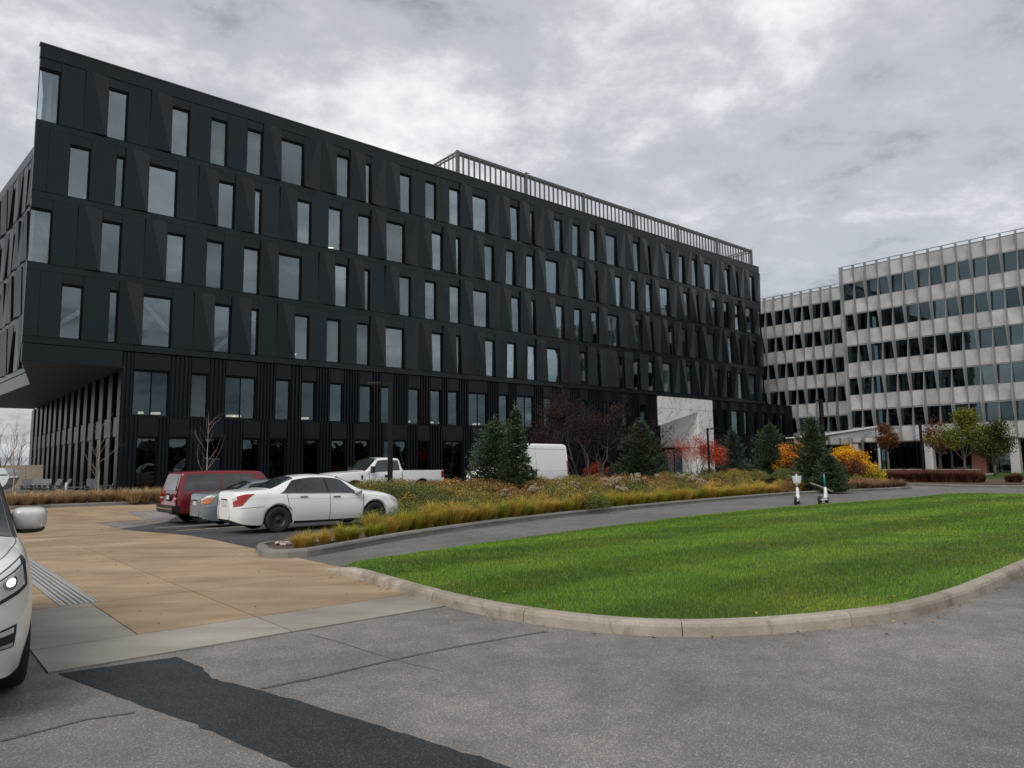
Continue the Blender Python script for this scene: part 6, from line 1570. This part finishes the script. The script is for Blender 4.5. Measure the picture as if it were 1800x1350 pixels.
# scooters
sw = simple('white_scooter_shell', (0.70, 0.71, 0.72), (0.62, 0.63, 0.64), 4, 0.35)
def scooter(label, px, dist, rz, stem_m, basket):
    o_ = thing('kick_scooter', label, 'scooter', far(px, dist, -0.006), rz, 'parked scooters')
    tm = cached('scw', lambda: MB().lathe([(0.05, -0.04), (0.10, -0.05), (0.145, -0.04), (0.155, 0), (0.145, 0.04), (0.10, 0.05), (0.05, 0.04), (0.0, 0.04)], 24, 'y').mesh('wheel', True, M['rubber']))
    hub = cached('sch', lambda: MB().lathe([(0.0, -0.038), (0.055, -0.036), (0.055, 0.036), (0.0, 0.038)], 14, 'y').mesh('hub', True, M['rim_silver']))
    for x in (-0.42, 0.43):
        w_ = obj('wheel', tm, o_, (x, 0, 0.155)); obj('hub', hub, w_)
    part('deck', MB().hexa([(-0.36, -0.08, 0.13), (0.30, -0.08, 0.13), (0.30, 0.08, 0.13), (-0.36, 0.08, 0.13), (-0.36, -0.075, 0.20), (0.26, -0.075, 0.20), (0.26, 0.075, 0.20), (-0.36, 0.075, 0.20)]), sw, o_)
    part('deck_mat', MB().box(-0.34, 0.2, -0.07, 0.07, 0.202, 0.208), M['black_plastic'], o_)
    part('neck', MB().tube([(0.22, 0, 0.16), (0.30, 0, 0.24), (0.34, 0, 0.42), (0.31, 0, 0.62)], [0.07, 0.075, 0.065, 0.045], 10), sw, o_, True)
    part('fork', MB().tube([(0.43, 0.05, 0.135), (0.40, 0.05, 0.30), (0.34, 0.02, 0.44)], 0.018, 6).tube([(0.43, -0.05, 0.135), (0.40, -0.05, 0.30), (0.34, -0.02, 0.44)], 0.018, 6), sw, o_, True)
    part('rear_fender', MB().hexa([(-0.55, -0.045, 0.22), (-0.30, -0.045, 0.29), (-0.30, 0.045, 0.29), (-0.55, 0.045, 0.22), (-0.55, -0.045, 0.235), (-0.30, -0.045, 0.305), (-0.30, 0.045, 0.305), (-0.55, 0.045, 0.235)]), M['black_plastic'], o_)
    part('stem', MB().tube([(0.315, 0, 0.58), (0.265, 0, 1.14)], [0.034, 0.026], 10), stem_m, o_, True)
    hb = part('handlebar', MB().tube([(0.245, -0.25, 1.17), (0.26, -0.08, 1.16), (0.26, 0.08, 1.16), (0.245, 0.25, 1.17)], 0.017, 8), M['black_plastic'], o_, True)
    for sd in (-1, 1): part('brake_lever', MB().tube([(0.23, sd * 0.10, 1.15), (0.28, sd * 0.2, 1.13)], 0.006, 5), M['black_plastic'], hb)
    part('kickstand', MB().tube([(-0.08, 0.06, 0.13), (-0.12, 0.17, 0.01)], 0.01, 5), M['black_plastic'], o_)
    if basket:
        b_ = part('basket', MB().hexa([(0.33, -0.12, 0.78), (0.50, -0.12, 0.78), (0.50, 0.12, 0.78), (0.33, 0.12, 0.78), (0.28, -0.17, 1.08), (0.56, -0.17, 1.08), (0.56, 0.17, 1.08), (0.28, 0.17, 1.08)]), simple('pale_basket_mesh', (0.62, 0.65, 0.70), (0.5, 0.53, 0.58), 60, 0.5), o_)
        part('basket_rim', MB().box(0.27, 0.57, -0.18, 0.18, 1.075, 1.10), M['black_plastic'], b_)
scooter('white kick scooter with a front basket on the path', 1397, 27.6, R(62), sw, True)
scooter('white kick scooter with a teal stem on the path', 1443, 27.8, R(50), simple('teal_stem_paint', (0.02, 0.26, 0.24), (0.015, 0.2, 0.19), 4, 0.35), False)
# driftwood log in the bed
lg = MB().tube([(-0.5, 0, 0.42), (-0.2, 0.05, 0.32), (0.2, 0, 0.14), (0.55, 0.05, 0.02)], [0.03, 0.045, 0.055, 0.05], 8)
tag(part('log', lg, simple('weathered_log', (0.26, 0.21, 0.165), (0.18, 0.145, 0.11), 12, 0.9, stretch=(1, 8, 8)), None, True, loc=far(1441, 31.6, 0.25), rz=0.1), 'pale weathered log lying in the bed behind the teal scooter', 'log')

# terrace chairs under the overhang
cm = simple('grey_chair_boards', (0.14, 0.155, 0.175), (0.10, 0.11, 0.125), 5, 0.6)
def chair_proto():
    o_ = thing('lounge_chair', 'x', 'chair')
    part('seat', MB().hexa([(-0.32, -0.3, 0.36), (0.32, -0.3, 0.36), (0.32, 0.3, 0.27), (-0.32, 0.3, 0.27), (-0.32, -0.3, 0.40), (0.32, -0.3, 0.40), (0.32, 0.3, 0.31), (-0.32, 0.3, 0.31)]), cm, o_)
    for i in range(5):
        x = -0.31 + i * 0.128; part('back_slat', MB().hexa([(x, 0.26, 0.25), (x + 0.115, 0.26, 0.25), (x + 0.115, 0.30, 0.25), (x, 0.30, 0.25), (x, 0.62, 0.98), (x + 0.115, 0.62, 0.98), (x + 0.115, 0.66, 0.98), (x, 0.66, 0.98)]), cm, o_)
    for sx in (-0.36, 0.36):
        part('arm', MB().box(sx - 0.06, sx + 0.06, -0.36, 0.42, 0.54, 0.57), cm, o_); part('leg', MB().box(sx - 0.03, sx + 0.03, -0.32, -0.22, 0, 0.54), cm, o_)
        part('leg', MB().hexa([(sx - .03, 0.45, 0), (sx + .03, 0.45, 0), (sx + .03, 0.55, 0), (sx - .03, 0.55, 0), (sx - .03, 0.28, 0.54), (sx + .03, 0.28, 0.54), (sx + .03, 0.38, 0.54), (sx - .03, 0.38, 0.54)]), cm, o_)
    return o_
cp = chair_proto(); first = True
for px_, dd, rz, lb in ((50, 50.5, 0.6, 'leftmost in the row'), (63, 50.5, 0.2, 'second from the left in the row'), (77, 50.2, 0.1, 'third from the left in the row'), (92, 49.5, -0.5, 'fourth from the left in the row'), (107, 49, -0.7, 'at the right end of the row'), (163, 47.5, 0.5, 'left of the bare sapling trunk'), (187, 47, -0.9, 'right of the bare sapling trunk')):
    o_ = cp if first else copy_tree(cp); first = False
    o_.location = far(px_, dd, 0.03); o_.rotation_euler = (0, 0, rz); o_['label'] = 'grey lounge chair under the overhang, ' + lb; o_['group'] = 'lounge chairs on the terrace'
tb = thing('low_table', 'low dark table among the lounge chairs on the terrace', 'table', far(138, 47.6, 0.03), 0.2, None)
part('table_top', MB().box(-0.7, 0.7, -0.4, 0.4, 0.44, 0.48), cm, tb)
for sx in (-0.6, 0.6):
    for sy in (-0.32, 0.32): part('leg', MB().box(sx - 0.03, sx + 0.03, sy - 0.03, sy + 0.03, 0, 0.44), cm, tb)
# slim rail and white bollard at the terrace edge
rl = thing('handrail', 'thin metal handrail at the edge of the terrace', 'handrail', far(120, 44.5, 0.03), -0.05)
for i in range(5): part('post', MB().tube([(-2.0 + i * 0.9, 0, 0), (-2.0 + i * 0.9, 0, 0.8)], 0.012, 5), M['black_plastic'], rl)
part('rail', MB().tube([(-2.05, 0, 0.8), (1.65, 0, 0.8)], 0.012, 6), M['black_plastic'], rl)
bo = thing('bollard', 'short white bollard beside the terrace handrail', 'bollard', far(119, 43.5, 0.03)); part('post', MB().lathe([(0.0, 0.0), (0.06, 0.0), (0.06, 0.80), (0.045, 0.83), (0, 0.84)], 12), sw, bo, True); part('base', MB().lathe([(0.1, 0), (0.1, 0.02), (0, 0.02)], 12), sw, bo)
tw = thing('terrace_wall', 'low dark grey wall along the terrace left of the dark building', 'wall', far(70, 42.6, 0.0), 0.0)
for i in range(6): part('wall_block', MB().box(-4.5 + i * 1.3, -3.21 + i * 1.3, 0, 0.3, 0, 0.42), simple('dark_wall_render_%d' % i, (0.085, 0.087, 0.088), (0.11, 0.112, 0.113), 2, 0.8), tw)
# beige wall and curved white shelter at the far left
bw = thing('boundary_wall', 'plain beige wall seen past the left end of the dark building', 'wall', far(20, 66, 0))
for i in range(5): part('wall_panel', MB().box(-5 + i * 1.6, -3.42 + i * 1.6, 0, 0.25, 0, 2.1), cached('bwm', lambda: simple('beige_render', (0.30, 0.25, 0.20), (0.25, 0.21, 0.17), 1.0, 0.85)), bw)
ws_ = thing('curved_shelter', 'white curved shell shelter at the far left edge of the picture', 'shelter', far(-6, 47, 0.03))
prof = [(-1.5, 0.5), (-1.3, 1.75), (0.85, 1.78), (1.1, 1.5), (1.25, 1.2), (1.05, 0.75), (0.7, 0.45), (0.2, 0.35), (-0.8, 0.35)]
part('shell', MB().prism(prof, -0.5, 0.5), sw, ws_); part('awning_rail', MB().box(0.9, 1.75, -0.45, 0.45, 1.16, 1.22), sw, ws_)
for sx in (-1.1, 0.3): part('leg', MB().box(sx - .05, sx + .05, -.3, .3, 0, 0.36), M['black_plastic'], ws_)
part('band', MB().box(-1.4, 1.14, -0.505, -0.5, 1.28, 1.36), M['black_plastic'], ws_)
print('objects', len(bpy.data.objects), 'tris', sum(len(m.polygons) for m in bpy.data.meshes))
